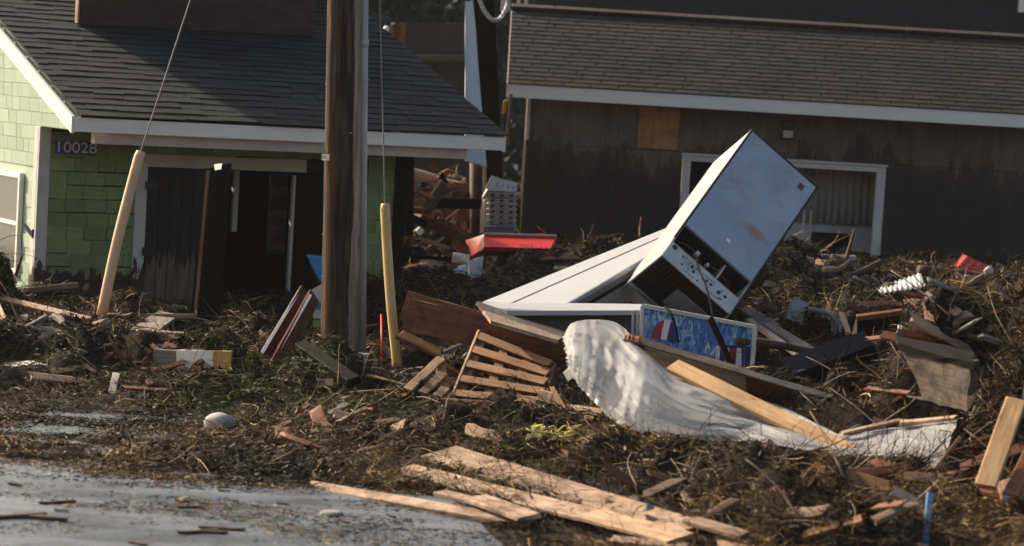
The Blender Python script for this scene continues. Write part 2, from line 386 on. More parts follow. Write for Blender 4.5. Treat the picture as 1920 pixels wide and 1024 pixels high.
def _grave():
    b = NB('gravel'); g = b.noise(b.coord((1, 1, 1), 'World'), 40, 6, .7); col = b.ramp(g, [(.3, (.08, .075, .07)), (.7, (.2, .19, .18))]); return b.out(col, .7, g, .6, .02)
LEAF = plain('conifer_needles', (.022, .032, .016), .7, .4, 6, .1)
BARK = plain('bark', (.05, .038, .03), .9, .3, 12, .5)
# ================================================================ ground
road = struct(link('road', mesh('road', [(-400, -30, 0), (400, -30, 0), (400, 900, 0), (-400, 900, 0)], [(0, 1, 2, 3)], ASPH)))

# ---------------------------------------------------------------- heaps of weed: heights read at places, blended
CTL = [(0,745,19.2),(0,690,20.3),(0,640,21.5),(0,590,23),(5,500,23.6),(-10,495,23.2),(60,580,24.2),(110,585,24.3),(200,603,24.2),(250,605,24.3),(330,620,24),(60,600,23.6),(150,640,21.5),(150,585,23.5),(150,730,19.6),(300,605,23),(300,650,21.7),(300,720,20),
 (470,645,22.5),(450,695,20.8),(480,730,19.8),(500,800,18),(650,703,21.4),(650,755,19),(600,730,19.8),(750,800,18),(700,880,16.6),(900,850,17),(950,765,19.2),
 (1080,785,18.6),(1080,900,16),(1000,1000,14.5),(1250,855,17),(1250,950,15.2),(1250,1020,14.2),(1500,850,17),(1500,930,15.5),(1600,880,16.4),(1750,900,15.8),
 (1750,1000,14.4),(1900,1000,14.4),(1910,880,16),(1880,770,17),(1870,620,18.4),(1810,585,19.2),(1900,570,18.6),(1960,565,18.6),(1650,720,19.2),(1600,660,21),(1600,868,16.5),(1700,880,16.3),(1780,900,15.9),(1650,840,17.2),(1700,830,17.3),(1760,830,17.1),(1700,800,18),(1800,800,17.6),(1560,730,19.6),(1620,760,18.8),(1640,790,18.3),(1550,700,20.3),
 (1540,545,25),(1510,500,27),(1600,500,28),(1700,570,24),(1700,548,28),(1850,560,24),(1900,548,28),(1800,548,27),(1750,560,25.5),(1650,550,26.5),(1840,650,17.9),(1880,690,17.6),(1905,730,17.2),(1850,600,18.7),(1770,592,20),(1930,610,18),(1830,720,17.7),(1300,640,22),(1300,720,20),(1000,530,27),(900,540,27),(850,545,28),
 (1100,478,30),(1050,505,29),(1000,700,21),(800,715,20.5),(760,660,23),(760,460,33),(800,405,34.5),(850,340,36),(780,340,36),(850,470,32),(740,350,36.5),
 (1400,700,20.5),(1450,620,23),(560,700,20.8),(400,640,22.6)]
cp = [P(*c) for c in CTL]
cp = [(p.x, p.y, max(p.z, .0)) for p in cp]
for px, py in [(0,800),(0,900),(0,1020),(150,790),(150,900),(150,1000),(300,800),(300,900),(300,1010),(420,860),(420,950),(560,950),(560,1020),(700,960),(700,1020),(850,1015),(-150,800),(-150,950),(750,535),(770,560),(745,520)]:
    q = G(px, py); cp.append((q.x, q.y, -.05))
for X, Y, Z in [(-8,13,-.05),(-8,17,-.05),(-8,21,.1),(-7,24,.3),(9,14,.4),(9,18,1.2),(10,24,1),(10,30,.8),(6,33,.7),(3,33,.6),(9,36,.6),(-3,28,.1),(-5,28,.1),(-1,29,.05),(-8,36,0),(0,13,-.03),(2,13,.06),(4,13,.2),(1,33.5,.5)]: cp.append((X, Y, Z))
cp = np.array(cp)
def _lat(ix, iy, seed):
    h = (ix.astype(np.int64)*374761393 + iy.astype(np.int64)*668265263 + seed*974711) & 0x7fffffff
    h = ((h ^ (h >> 13))*1274126177) & 0x7fffffff
    return ((h ^ (h >> 16)) & 0xffff)/65535.0
def vnoise(x, y, seed=0):
    ix = np.floor(x); iy = np.floor(y); fx = x-ix; fy = y-iy; fx = fx*fx*(3-2*fx); fy = fy*fy*(3-2*fy)
    a = _lat(ix, iy, seed); b = _lat(ix+1, iy, seed); c = _lat(ix, iy+1, seed); d = _lat(ix+1, iy+1, seed)
    return (a*(1-fx)+b*fx)*(1-fy)+(c*(1-fx)+d*fx)*fy
def fbm(x, y, o=4, seed=0):
    s = 0; a = .5
    for i in range(o): s = s+a*vnoise(x*2**i+17*i, y*2**i+31*i, seed+i); a *= .5
    return s/(1-.5**o)
DX = .055; GX = np.arange(-9, 9.01, DX); GY = np.arange(12.4, 38.01, DX)
XX, YY = np.meshgrid(GX, GY)
def idw(x, y):
    w = np.zeros(x.shape); s = np.zeros(x.shape)
    for a, b, c in cp:
        k = 1.0/(((x-a)**2+((y-b)*.7)**2)+.03)**2.6; w += k; s += k*c
    return s/w
HB = idw(XX, YY)
def lobe(x, y, h, sx, sy): return h*np.exp(-(((XX-x)/sx)**2+((YY-y)/sy)**2))
MO = np.maximum(np.maximum(lobe(3.45, 16.3, 1.5, .40, .7), lobe(3.25, 17.9, 1.4, .48, .6)), lobe(3.9, 17.6, 1.5, .6, 1.0)); HB = np.where(MO > .08, np.maximum(HB, MO), HB)
HB = np.where(HB > .03, HB+.17*np.exp(-((YY-20.75-.35*(fbm(XX*.9, XX*0, 3, 61)-.5)*3)/.42)**2)*np.clip((-1.0-XX)*2, 0, 1), HB)
rc = np.random.default_rng(99); bump_ = np.zeros_like(HB)
for _ in range(420):
    Yc = rc.uniform(14, 30); Xc = rc.uniform(-.23, .23)*Yc; R = rc.uniform(.12, .34); hgt = R*rc.uniform(.45, .85)
    d2 = ((XX-Xc)**2+((YY-Yc)*.8)**2)/R**2; mm = d2 < 1; bump_[mm] = np.maximum(bump_[mm], hgt*(1-d2[mm])**.7)
HB = HB+bump_*np.clip((HB-.05)*7, 0, 1)
mask = np.clip((HB+.0)/.16, 0, 1)
HH = HB + mask*((fbm(XX*1.1, YY*1.1, 3, 3)-.5)*.32 + (.28-np.abs(fbm(XX*2.6+.6*vnoise(XX*5, YY*5, 4), YY*2.6+.6*vnoise(XX*5, YY*5, 8), 4, 9)-.5)*2.0)*.26*np.clip(HB*4, .35, 1))
# loose windrows of weed washed over the road on the left
wr = fbm(XX*.55, YY*1.9+XX*.1, 4, 21)
WIN = np.clip((wr-.49)*9, 0, 1)*np.clip((YY-15.9)/.5, 0, 1)*(XX < 1.5)
HH = np.where(HB < .05, np.maximum(HH, -.03+WIN*.075*fbm(XX*6, YY*6, 3, 5)*1.6), HH)
def H(x, y):
    i = min(max((x-GX[0])/DX, 0), len(GX)-1.01); j = min(max((y-GY[0])/DX, 0), len(GY)-1.01)
    a, b = int(i), int(j); u, v = i-a, j-b
    return float((HH[b, a]*(1-u)+HH[b, a+1]*u)*(1-v)+(HH[b+1, a]*(1-u)+HH[b+1, a+1]*u)*v)
def HIT(px, py, lift=0.0):
    d = ray(px, py); Y = 13.0
    while Y < 37.5:
        p = EYEP+d*(Y/d.y)
        if p.z < max(H(p.x, p.y), 0)+lift: return p
        Y += .05
    return p
def grid_mesh(name, X, Y, Z, mat, smooth=True):
    ny, nx = X.shape; V = np.stack([X, Y, Z], -1).reshape(-1, 3).astype(np.float32)
    i = np.arange((ny-1)*(nx-1)); r = i//(nx-1); c = i % (nx-1); a = r*nx+c
    Fq = np.stack([a, a+1, a+nx+1, a+nx], -1).astype(np.int32)
    return np_mesh(name, V, Fq, [mat], None, smooth)
def np_mesh(name, V, Fq, mats, mi=None, smooth=False):
    k = Fq.shape[1]; me = bpy.data.meshes.new(name)
    me.vertices.add(len(V)); me.vertices.foreach_set('co', V.astype(np.float32).ravel())
    me.loops.add(Fq.size); me.loops.foreach_set('vertex_index', Fq.astype(np.int32).ravel())
    me.polygons.add(len(Fq)); me.polygons.foreach_set('loop_start', np.arange(0, Fq.size, k, dtype=np.int32))
    for m in mats: me.materials.append(m)
    if mi is not None: me.polygons.foreach_set('material_index', mi.astype(np.int32))
    if smooth: me.polygons.foreach_set('use_smooth', np.ones(len(Fq), bool))
    me.update(calc_edges=True); return me
CARVES = []
def carve(p0, p1, half, drop=.02):
    """press the weed down under and just before a thing lying on it"""
    a = np.array(p0); d = np.array(p1)-a; L2 = d[0]**2+d[1]**2+1e-9
    t = np.clip(((XX-a[0])*d[0]+(YY-a[1])*d[1])/L2, 0, 1)
    qx, qy, qz = a[0]+t*d[0], a[1]+t*d[1], a[2]+t*d[2]
    dist = np.hypot(XX-qx, YY-qy); front = np.clip(qy-YY, 0, None)
    lim = qz-drop+np.clip(front-half, 0, None)*.12+np.clip(dist-half-front, 0, None)*2
    m = dist < half+.35
    HH[m] = np.minimum(HH[m], np.maximum(lim[m], -.03))
    m = (qy-YY > 0) & (qy-YY < 1.3) & (np.abs(XX-qx*(YY/qy)) < half+.08)
    lim = qz-drop*.3+front*.118+.01
    HH[m] = np.minimum(HH[m], np.maximum(lim[m], -.03))

# ================================================================ green cottage
class Fr:
    def __init__(s, o, deg):
        a = math.radians(deg); s.o = Vector(o); s.d = Vector((math.cos(a), math.sin(a), 0)); s.i = Vector((-math.sin(a), math.cos(a), 0)); s.z = Vector((0, 0, 1))
    def w(s, u, v, z): return s.o+s.d*u+s.i*v+s.z*z
    def uz(s, px, py, v=0): p = onplane(px, py, s.w(0, v, 0), s.i); q = p-s.o; return q.dot(s.d), p.z
    def vz(s, px, py, u=0): p = onplane(px, py, s.w(u, 0, 0), s.d); q = p-s.o; return q.dot(s.i), p.z
    def box(s, name, u0, u1, v0, v1, z0, z1, mat, parent, bevel=.004):
        return link(name, boxme(name, u1-u0, v1-v0, z1-z0, mat, bevel), parent, axesM(s.w((u0+u1)/2, (v0+v1)/2, (z0+z1)/2), s.d, s.z))
    def poly(s, name, pts, mat, parent, t=.02, axis='i'):
        off = {'i': s.i, 'd': s.d}[axis]*t; A = [s.w(*p) for p in pts]; n = len(A); V = A+[p+off for p in A]
        F = [tuple(range(n)), tuple(reversed(range(n, 2*n)))]+[(k, n+k, n+(k+1) % n, (k+1) % n) for k in range(n)]
        bm = bmesh.new(); m0 = mesh(name, V, F); bm.from_mesh(m0); bpy.data.meshes.remove(m0)
        return link(name, bm_mesh(name, bm, mat), parent)
A = Fr(G(60, 606), 32)
PR_ = math.radians(21)
hs = thing('cottage', A.w(2, 2, 0), 'green shingled cottage with dark shingle roof and white fascia', 'house')
OV = -.95
zF0 = A.uz(500, 263, OV)[1]; zF1 = A.uz(500, 237, OV)[1]        # fascia
uL = A.uz(152, 240, OV)[0]; print('uL', uL); uR = A.uz(944, 268, OV)[0]
PT = math.tan(PR_); RE = zF1+.03
def roofz(v): return RE+PT*(v-OV)
VT = 4.6
uDL = A.uz(250, 420)[0]; uDL2 = A.uz(271, 420)[0]; zHd0 = A.uz(420, 318)[1]; zHd1 = A.uz(420, 294)[1]
uGR = A.uz(686, 400)[0]; uWR = A.uz(737, 400)[0]
zS = zF0-.02
# backing walls
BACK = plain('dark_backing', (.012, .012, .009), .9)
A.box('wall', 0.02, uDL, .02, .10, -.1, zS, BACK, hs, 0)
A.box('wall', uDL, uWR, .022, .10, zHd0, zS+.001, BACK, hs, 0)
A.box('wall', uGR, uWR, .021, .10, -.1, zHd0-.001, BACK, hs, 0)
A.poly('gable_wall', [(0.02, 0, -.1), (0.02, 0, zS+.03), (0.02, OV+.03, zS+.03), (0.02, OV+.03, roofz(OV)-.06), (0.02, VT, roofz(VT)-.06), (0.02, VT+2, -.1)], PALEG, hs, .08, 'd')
# corner board, door casing, header
A.box('corner_board', -.012, .115, -.014, .02, -.1, zS+.03, PEELW, hs)
A.box('corner_board', -.014, .018, .022, .13, -.1, zS+.029, PEELW, hs)
A.box('door_casing', uDL, uDL2, -.03, .06, -.1, zHd0, PEELW, hs)
hx = A.uz(573, 305)[0]
A.box('door_header', uDL, hx, -.034, .06, zHd0+.001, zHd1, TRIM, hs)
A.box('corner_post', uWR, uWR+.14, -.03, .12, -.1, zS, W_DARK, hs)
# fascia, beam, soffit, rake boards
A.box('fascia', min(uL, -.018), uR, OV-.02, OV+.02, zF0, zF1, WHITE, hs)
zB0 = A.uz(500, 283, OV+.12)[1]; ub0 = A.uz(176, 262, OV+.12)[0]; ub1 = A.uz(872, 290, OV+.12)[0]
A.box('eave_beam', ub0, ub1, OV+.08, OV+.2, zB0, zF0+.03, TRIM, hs)
A.box('soffit', uL+.03, uR-.03, OV+.21, -.04, zF0+.04, zF0+.06, TRIM, hs, 0)
for u0, nm in ((min(uL-.025, -.05), 'rake_board'), (uR-.012, 'rake_board')):
    A.poly(nm, [(u0, OV-.02, RE-.02), (u0, VT, roofz(VT)-.02), (u0, VT, roofz(VT)-.19), (u0, OV-.02, RE-.19)], WHITE, hs, .03, 'd')
# roof deck and shingles
deck = A.poly('roof', [(uL-.02, OV-.03, RE-.012), (uR+.02, OV-.03, RE-.012), (uR+.02, VT, roofz(VT)-.012), (uL-.02, VT, roofz(VT)-.012)], ROOFG, hs, .001, 'i')
def unit_shingle(name, mat):
    V = [(0,0,0),(1,0,0),(1,1,0),(0,1,0),(0,0,1),(1,0,1),(1,1,.15),(0,1,.15)]
    return mesh(name, V, [(3,2,1,0),(4,5,6,7),(0,1,5,4),(1,2,6,5),(2,3,7,6),(3,0,4,7)], mat)
def lay_roof(F, deckobj, u0, u1, v0, nrows, exp, wid, th, pitch, ze, mat, limit=300, var=.25, jit=.02, gap=.006, hv=.35, wob=.004):
    me = unit_shingle('roof_shingle', mat); cp_, sp_ = math.cos(pitch), math.sin(pitch)
    sv = F.i*cp_+F.z*sp_; nv = F.z*cp_-F.i*sp_; n = 0; V = []; Fc = []
    for r in range(nrows):
        u = u0-wid*((r*.5+.13*(r % 3)) % 1)
        base = F.w(0, v0, ze)+sv*(r*exp-.02)
        while u < u1:
            w = wid*random.uniform(1-var, 1+var); a = max(u, u0); b = min(u+w, u1); u += w
            if b-a < .05: continue
            yo = random.uniform(-jit, jit); h = th*random.uniform(1-hv, 1+hv)
            o = base+F.d*(a+gap/2)+sv*yo; X = F.d*(b-a-gap)+nv*random.uniform(-wob, wob); Yv = sv*(exp+.045); Z = nv*h
            if n < limit:
                M = Matrix(((X.x, Yv.x, Z.x, o.x), (X.y, Yv.y, Z.y, o.y), (X.z, Yv.z, Z.z, o.z), (0, 0, 0, 1)))
                link('roof_shingle', me, deckobj, M)
            else:
                k = len(V)
                for p in me.vertices: V.append(o+X*p.co.x+Yv*p.co.y+Z*p.co.z)
                for p in me.polygons: Fc.append(tuple(k+i for i in p.vertices))
            n += 1
    if V: link('upper_shingles', mesh('upper_shingles', V, Fc, mat), deckobj)['kind'] = 'stuff'
lay_roof(A, deck, uL-.03, uR+.03, OV-.03, 36, .15, .42, .012, PR_, RE, ROOFG)
A.box('roof_shade_block', 2.4, 5.0, 2.9, 4.5, RE, 5.6, GREEN, hs, 0)  # added box above the view, only there to shade the roof
# wall shingles
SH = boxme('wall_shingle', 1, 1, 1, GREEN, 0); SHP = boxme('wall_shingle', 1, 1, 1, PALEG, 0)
def wall_sh(u0, u1, z0, z1, lo=.13, hi=.28, ch=.142, v=0.0):
    z = z0
    while z < z1-.02:
        u = u0; h = min(ch, z1-z)
        while u < u1-.005:
            w = random.uniform(lo, hi); b = min(u+w, u1)
            if u1-b < .04: b = u1
            t = random.uniform(.012, .022); dz = random.uniform(-.012, .008)
            M = axesM(A.w((u+b)/2, v+.02-t/2-.004, z+h/2+dz/2), A.d+A.i*random.uniform(-.03, .03)+A.z*random.uniform(-.022, .022), A.z+A.i*-.06) @ Matrix.Diagonal((b-u-.006, t, h-dz-.009, 1))
            link('wall_shingle', SH, hs, M); u = b
        z += h
wall_sh(.118, uDL-.003, .02, zS-.01)
wall_sh(uGR+.002, uWR-.003, .02, zS-.01, .1, .18)
wall_sh(uDL, uGR, zHd1+.005, zS-.01)
# gable wall shingles (seen obliquely), window
wv0, wz1 = A.vz(41, 333); wv1 = wv0+.95; wz0 = A.vz(36, 508)[1]
z = .05; ch = .142
while z < 3.5:
    v = (.135 if z < zS+.02 else OV+(z+ch*.8-RE+.03)/PT)
    v = max(v, .135 if z < zS+.02 else OV+.05)
    while v < 2.4:
        w = random.uniform(.14, .36); b = v+w
        if not (z+ch > wz0-.03 and z < wz1+.03 and b > wv0-.02 and v < wv1):
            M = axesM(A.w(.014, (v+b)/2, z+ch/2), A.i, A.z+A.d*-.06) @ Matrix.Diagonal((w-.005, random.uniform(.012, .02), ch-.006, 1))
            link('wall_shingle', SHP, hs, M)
        v = b
    z += ch
win = A.box('window', -.006, .018, wv0, wv1, wz0, wz1, GLASS, hs, 0)
for a0, a1, b0, b1 in ((wv0-.03, wv1, wz1-.01, wz1+.05), (wv0-.03, wv1, wz0-.05, wz0+.01), (wv0-.03, wv0+.02, wz0+.011, wz1-.011), (wv0+.021, wv1, (wz0+wz1)/2-.02, (wz0+wz1)/2+.02)):
    A.box('frame', -.035, .016, a0, a1, b0, b1, WHITE, win)
# house number
su0, sz1 = A.uz(103, 264, -.02); su1, sz0 = A.uz(180, 291, -.02)
def text_mesh(name, s, size, mat, ext=.002):
    cu = bpy.data.curves.new(name, 'FONT'); cu.body = s; cu.size = size; cu.extrude = ext; cu.align_x = 'CENTER'; cu.align_y = 'CENTER'
    o = bpy.data.objects.new(name, cu); COL.objects.link(o); bpy.context.view_layer.update()
    me = bpy.data.meshes.new_from_object(o.evaluated_get(bpy.context.evaluated_depsgraph_get())); bpy.data.objects.remove(o); bpy.data.curves.remove(cu)
    me.materials.clear(); me.materials.append(mat); return me
SIGNBL = plain('blue_sign_enamel', (.03, .07, .17), .4, .1); NUMW = plain('number_white', (.72, .68, .62), .5, .05)
ns = tag(A.box('house_number_sign', su0, su1, -.032, -.024, sz0, sz1, SIGNBL, None, .001), 'blue house number sign reading 10028 under the cottage eave', 'sign')
tm = text_mesh('numerals', '10028', (sz1-sz0)*1.22, NUMW)
wn = max(v.co.x for v in tm.vertices)-min(v.co.x for v in tm.vertices); k = (su1-su0)*.93/wn
link('numerals', tm, ns, axesM(A.w((su0+su1)/2, -.035, (sz0+sz1)/2), A.d, -A.i) @ Matrix.Diagonal((k, 1, 1, 1)))
# interior and door leaves
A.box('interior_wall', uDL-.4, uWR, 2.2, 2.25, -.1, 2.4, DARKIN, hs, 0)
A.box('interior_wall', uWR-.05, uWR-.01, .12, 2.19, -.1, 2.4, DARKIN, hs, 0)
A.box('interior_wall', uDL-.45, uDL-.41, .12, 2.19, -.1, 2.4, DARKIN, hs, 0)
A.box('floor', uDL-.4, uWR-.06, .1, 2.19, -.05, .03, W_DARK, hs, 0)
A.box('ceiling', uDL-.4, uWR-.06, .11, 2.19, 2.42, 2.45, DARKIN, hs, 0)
pl = [A.uz(x, 450, .04)[0] for x in (272, 294, 315, 336, 357, 378, 396)]
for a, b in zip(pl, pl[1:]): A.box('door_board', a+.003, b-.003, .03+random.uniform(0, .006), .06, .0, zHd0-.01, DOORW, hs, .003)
for zz in (.72, 1.42): A.box('hinge', uDL2-.03, uDL2+.12, -.045, -.032, zz, zz+.09, BLACK, hs, .002)
u1_, u2_ = A.uz(545, 450, .1)[0], A.uz(612, 450, .1)[0]
A.box('door_leaf', u1_+.02, uGR-.02, .1, .14, .0, zHd0-.03, W_DARK, hs)
A.box('door_edge', u1_-.015, u1_+.018, .08, .14, .25, zHd0-.04, TRIM, hs)
A.box('interior_jamb', A.uz(436, 400, .6)[0], A.uz(446, 400, .6)[0], .6, .66, .95, zHd0+.02, TRIM, hs)
for k in range(7):
    zz = 1.6-k*.13
    A.box('interior_shingle', A.uz(503, 400, .8)[0], A.uz(538, 400, .8)[0], .8, .82, zz-.125, zz, W_GREY, hs, .002)
dl = tag(board4('open_door', [P(390, 316, 23.9), P(435, 306, 24.4), P(410, 650, 24.2), P(361, 652, 23.7)], .05, W_DARK, None, rag=.002), 'dark wooden door leaf standing open with a pale left edge', 'door')
e0, e1 = P(390.5, 320, 23.86), P(362, 640, 23.66); plank('lit_edge_strip', e0, e1, .03, .02, Vector((-.3, -1, 0)), W_CRATE, dl, spl=0, warp=.03)  # paler wood strip: the door's sunlit left edge put into colour
cur = [P(401, 308, 23.8), P(402, 317, 23.75), P(409, 319.5, 23.72), P(416, 315, 23.75), P(415, 306, 23.8)]
tag(board4('paper_scrap', [P(401, 308, 23.8), P(416, 306, 23.8), P(415, 317, 23.7), P(403, 319, 23.7)], .004, WHITE, None, seg=4, rag=.004), 'small white scrap caught on top of the open door', 'scrap')
# big weathered board standing on the roof
bq = []
for px, py in ((146, 44), (585, 69)):
    d = ray(px, py); n = (A.z*math.cos(PR_)-A.i*math.sin(PR_)); o = A.w(0, OV, RE+.02); bq.append(EYEP+d*((o-EYEP).dot(n)/d.dot(n)))
bd = (bq[1]-bq[0]).normalized()
bm_ = (bq[0]+bq[1])/2+Vector((0, 0, .55))
rs = tag(box('signboard', bm_, bq[1]-bq[0], Vector((0, 0, 1)), ((bq[1]-bq[0]).length, .07, 1.12), wood('old_signboard', (.05, .034, .026), .5, dirt=(.03, .022, .02), dirtamt=.4), None, .01), 'large dark weathered wooden board standing on the cottage roof', 'signboard')
for k in (.12, .88):
    q = bq[0].lerp(bq[1], k); box('batten', q+Vector((0, .07, .5))+A.i*.02, Vector((0, 0, 1)), A.i, (1.0, .09, .05), W_DARK, rs)
ed = bq[0]+Vector((0, 0, .56))-bd*.012
box('end_board', ed, Vector((0, 0, 1)), -bd, (1.12, .085, .02), W_TAN, rs)

# ================================================================ dark plywood building on the right
B = Fr((P(987, 260, 33).x, 33, 0), .4)
hb = thing('plywood_building', B.w(3.5, 2, 0), 'dark sooty plywood building with brown shingle roof on the right', 'building')
OB = -.5
fz0 = B.uz(1400, 209, OB)[1]; fz1 = B.uz(1400, 184, OB)[1]; fu0 = B.uz(954, 165, OB)[0]; fu1 = 9.5
B.box('fascia', fu0, fu1, OB-.02, OB+.02, fz0, fz1, WHITE, hb)
pb = math.radians(30); re = fz1+.015
d = ray(1400, 45); o = B.w(0, OB, re); n = B.z*math.cos(pb)-B.i*math.sin(pb); pr = EYEP+d*((o-EYEP).dot(n)/d.dot(n)); vR = (pr-B.o).dot(B.i)
zR = re+math.tan(pb)*(vR-OB)
rb = B.poly('roof', [(fu0-.02, OB-.02, re-.012), (fu1, OB-.02, re-.012), (fu1, vR, zR-.012), (fu0-.02, vR, zR-.012)], BACK, hb, .001)
slen = (vR-OB)/math.cos(pb); nr = int(slen/.115)
lay_roof(B, rb, fu0-.03, fu1-1.2, OB-.02, nr+1, .115, .37, .015, pb, re, ROOFB, var=.05, jit=.002, gap=.02, hv=.08, wob=.0008)
for k in range(14):
    u = fu0-.02+k*.62
    box('ridge_cap', B.w(u+.3, vR+.03, zR+.045), B.d+B.z*random.uniform(-.006, .006), B.z-B.i*.25, (.615, .2, .06), ROOFB, rb, .008)
B.poly('back_roof', [(fu0-.02, vR+.04, zR), (fu1, vR+.04, zR), (fu1, vR+2, zR-1.1), (fu0-.02, vR+2, zR-1.1)], ROOFB, hb, .02)
B.poly('rake_board', [(fu0-.03, OB-.02, re-.01), (fu0-.03, vR, zR-.01), (fu0-.03, vR, zR-.15), (fu0-.03, OB-.02, re-.2)], WHITE, hb, .03, 'd')
# plywood panels
jz = B.uz(1450, 300)[1]+.035
xs = [0.02]
for px in (1160, 1316, 1480, 1633, 1792, 1950, 2110, 2270): xs.append(B.uz(px, 250)[0])
for a, b in zip(xs, xs[1:]): B.box('plywood_panel', a+.003, b-.003, -.018+random.uniform(-.004, .003), .0, jz+.004, fz1-.05, SIDING, hb, .002)
wu0, wz1b = B.uz(1281, 288); wu1, _ = B.uz(1661, 312); wz1b = (B.uz(1281, 288)[1]+B.uz(1660, 311)[1])/2; wz0b = .62
lows = [0.02, B.uz(1150, 400)[0], wu0]
for a, b in zip(lows, lows[1:]): B.box('plywood_panel', a+.003, b-.003, -.012+random.uniform(-.004, .004), .004, .0, jz-.003, SIDING, hb, .002)
rs_ = [wu1, B.uz(1792, 400)[0], B.uz(1950, 400)[0], B.uz(2110, 400)[0], B.uz(2270, 400)[0]]
for a, b in zip(rs_, rs_[1:]): B.box('plywood_panel', a+.003, b-.003, -.012+random.uniform(-.004, .004), .004, .0, jz-.003, SIDING, hb, .002)
B.box('plywood_panel', wu0, wu1, -.01, .004, wz1b, jz-.003, SIDING, hb, .001)
B.box('plywood_panel', wu0, wu1, -.01, .004, 0, wz0b, SIDING, hb, .001)
B.box('corner_board', -.02, .03, -.03, .05, B.uz(988, 262)[1], fz0+.02, TRIM, hb)
B.box('side_wall', 0, .04, .052, 4, 0, fz0+.3, W_DARK, hb, 0)
B.box('back_wall', .05, 9.3, 3.6, 3.65, 0, 3, DARKIN, hb, 0)
B.box('floor', .05, 9.3, .01, 3.59, .3, .35, DARKIN, hb, 0)
# window opening: frame, mullions, what shows inside
wf = B.box('window_frame', wu0, wu1, -.05, .05, wz1b-.095, wz1b, PEELW, hb)
B.box('drip_cap', wu0-.03, wu1+.02, -.07, -.052, wz1b-.02, wz1b+.015, PEELW, hb)
B.box('window_frame', wu0, wu0+.11, -.048, .05, wz0b, wz1b-.097, PEELW, hb)
B.box('window_frame', wu1-.12, wu1, -.048, .05, .35, wz1b-.097, PEELW, hb)
for px in (1504, 1517):
    u = B.uz(px, 450, .1)[0]; B.box('mullion', u-.012, u+.012, .07, .11, wz0b+.02, 1.3, TRIM, hb)
B.box('sill', wu0+.115, wu1-.125, .06, .2, wz0b-.01, wz0b+.04, METALW, hb)
cu0, cz0 = B.uz(1475, 414, 1.2); cu1, cz1 = B.uz(1642, 325, 1.2)
nw = 60; V = []; Fc = []
for i in range(nw+1):
    u = cu0+(cu1+.25-cu0)*i/nw
    for z in (cz0, cz1+.3): V.append(B.w(u, 1.2+.035*math.sin(i*1.5), z))
Fc = [(2*i, 2*i+2, 2*i+3, 2*i+1) for i in range(nw)]
cor = link('corrugated_sheet', mesh('corrugated_sheet', V, Fc, plain('corrugated_grey', (.8, .78, .75), .5, .15, 3, .05, metal=.2), True), hb)
cor.modifiers.new('t', 'SOLIDIFY').thickness = .004
B.box('inner_panel', B.uz(1470, 450, 1.3)[0], B.uz(1700, 450, 1.3)[0], 1.3, 1.34, .4, cz0+.02, plain('pale_board', (.8, .77, .73), .7), hb, 0)
B.box('inner_hatch', B.uz(1520, 470, 1.25)[0], B.uz(1590, 470, 1.25)[0], 1.22, 1.26, .5, B.uz(1550, 436, 1.25)[1], DARKIN, hb, 0)
# boarded patch and wall lamp
a0, a1 = B.uz(1199, 200, -.04); b0, b1 = B.uz(1270, 282, -.04)
tag(B.box('boarded_patch', a0, b0, -.05, -.026, b1, a1, wood('orange_plywood', (.42, .19, .075), .7, stretch=(12, 3, 1.2)), None, .003), 'square orange plywood patch nailed under the long fascia', 'board')
lu0, lz1 = B.uz(1468, 224, -.1); lu1, lz0 = B.uz(1488, 262, -.1)
wl = tag(B.box('wall_lamp', lu0, lu1, -.11, -.025, lz0+(lz1-lz0)*.45, lz1, BLACK, None, .012), 'small black wall lamp with frosted glass above the window', 'lamp')
B.box('glass', lu0+.015, lu1-.015, -.11, -.035, lz0+.02, lz0+(lz1-lz0)*.45, plain('frosted_glass', (.55, .47, .36), .35, .1), wl, .006)
B.box('cage', lu0-.004, lu1+.004, -.116, -.03, lz0, lz0+.02, BLACK, wl, .004)

# ================================================================ what stands behind
nb = thing('navy_building', Vector((6, 42, 0)), 'dark navy building rising behind the brown shingle roof', 'building')
x0 = P(1000, 5, 42).x
for k in range(14): box('clapboard', Vector((x0+7, 42-.004*(k % 2), 2.6+k*.26)), Vector((1, 0, 0)), Vector((0, -.06, 1)), (14, .03, .265), NAVY, nb, .003)
box('wall', Vector((x0+7, 42.3, 2.5)), Vector((1, 0, 0)), Vector((0, 0, 1)), (14, .4, 8), NAVY, nb, .01)
for px in (950, 974, 988): box('trim_board', P(px, -20, 41.5), Vector((0, 0, 1)), Vector((0, -1, 0)), (.75, .06 if px > 960 else .16, .05), TRIM, nb)
box('corner_trim', P(1917, -10, 41.8), Vector((0, 0, 1)), Vector((0, -1, 0)), (.6, .1, .06), WHITE, nb)
# brown metal shed behind
bs = thing('brown_shed', P(800, 200, 39), 'dark brown shed with a pale beam behind the cottage roof', 'shed')
board4('wall', [P(752, 43, 39), P(905, 43, 39), P(905, 330, 39), P(752, 330, 39)], .1, DARKBR, bs)
for px in (737, 748, 757): plank('post', P(px, 44, 38.8), P(px-12, 300, 38.8), .07, .07, Vector((0, -1, 0)), W_BROWN, bs)
plank('beam', P(772, 109, 38.7), P(880, 110, 38.7), .11, .1, Vector((0, -1, 0)), wood('old_beam', (.17, .125, .075), .5), bs)
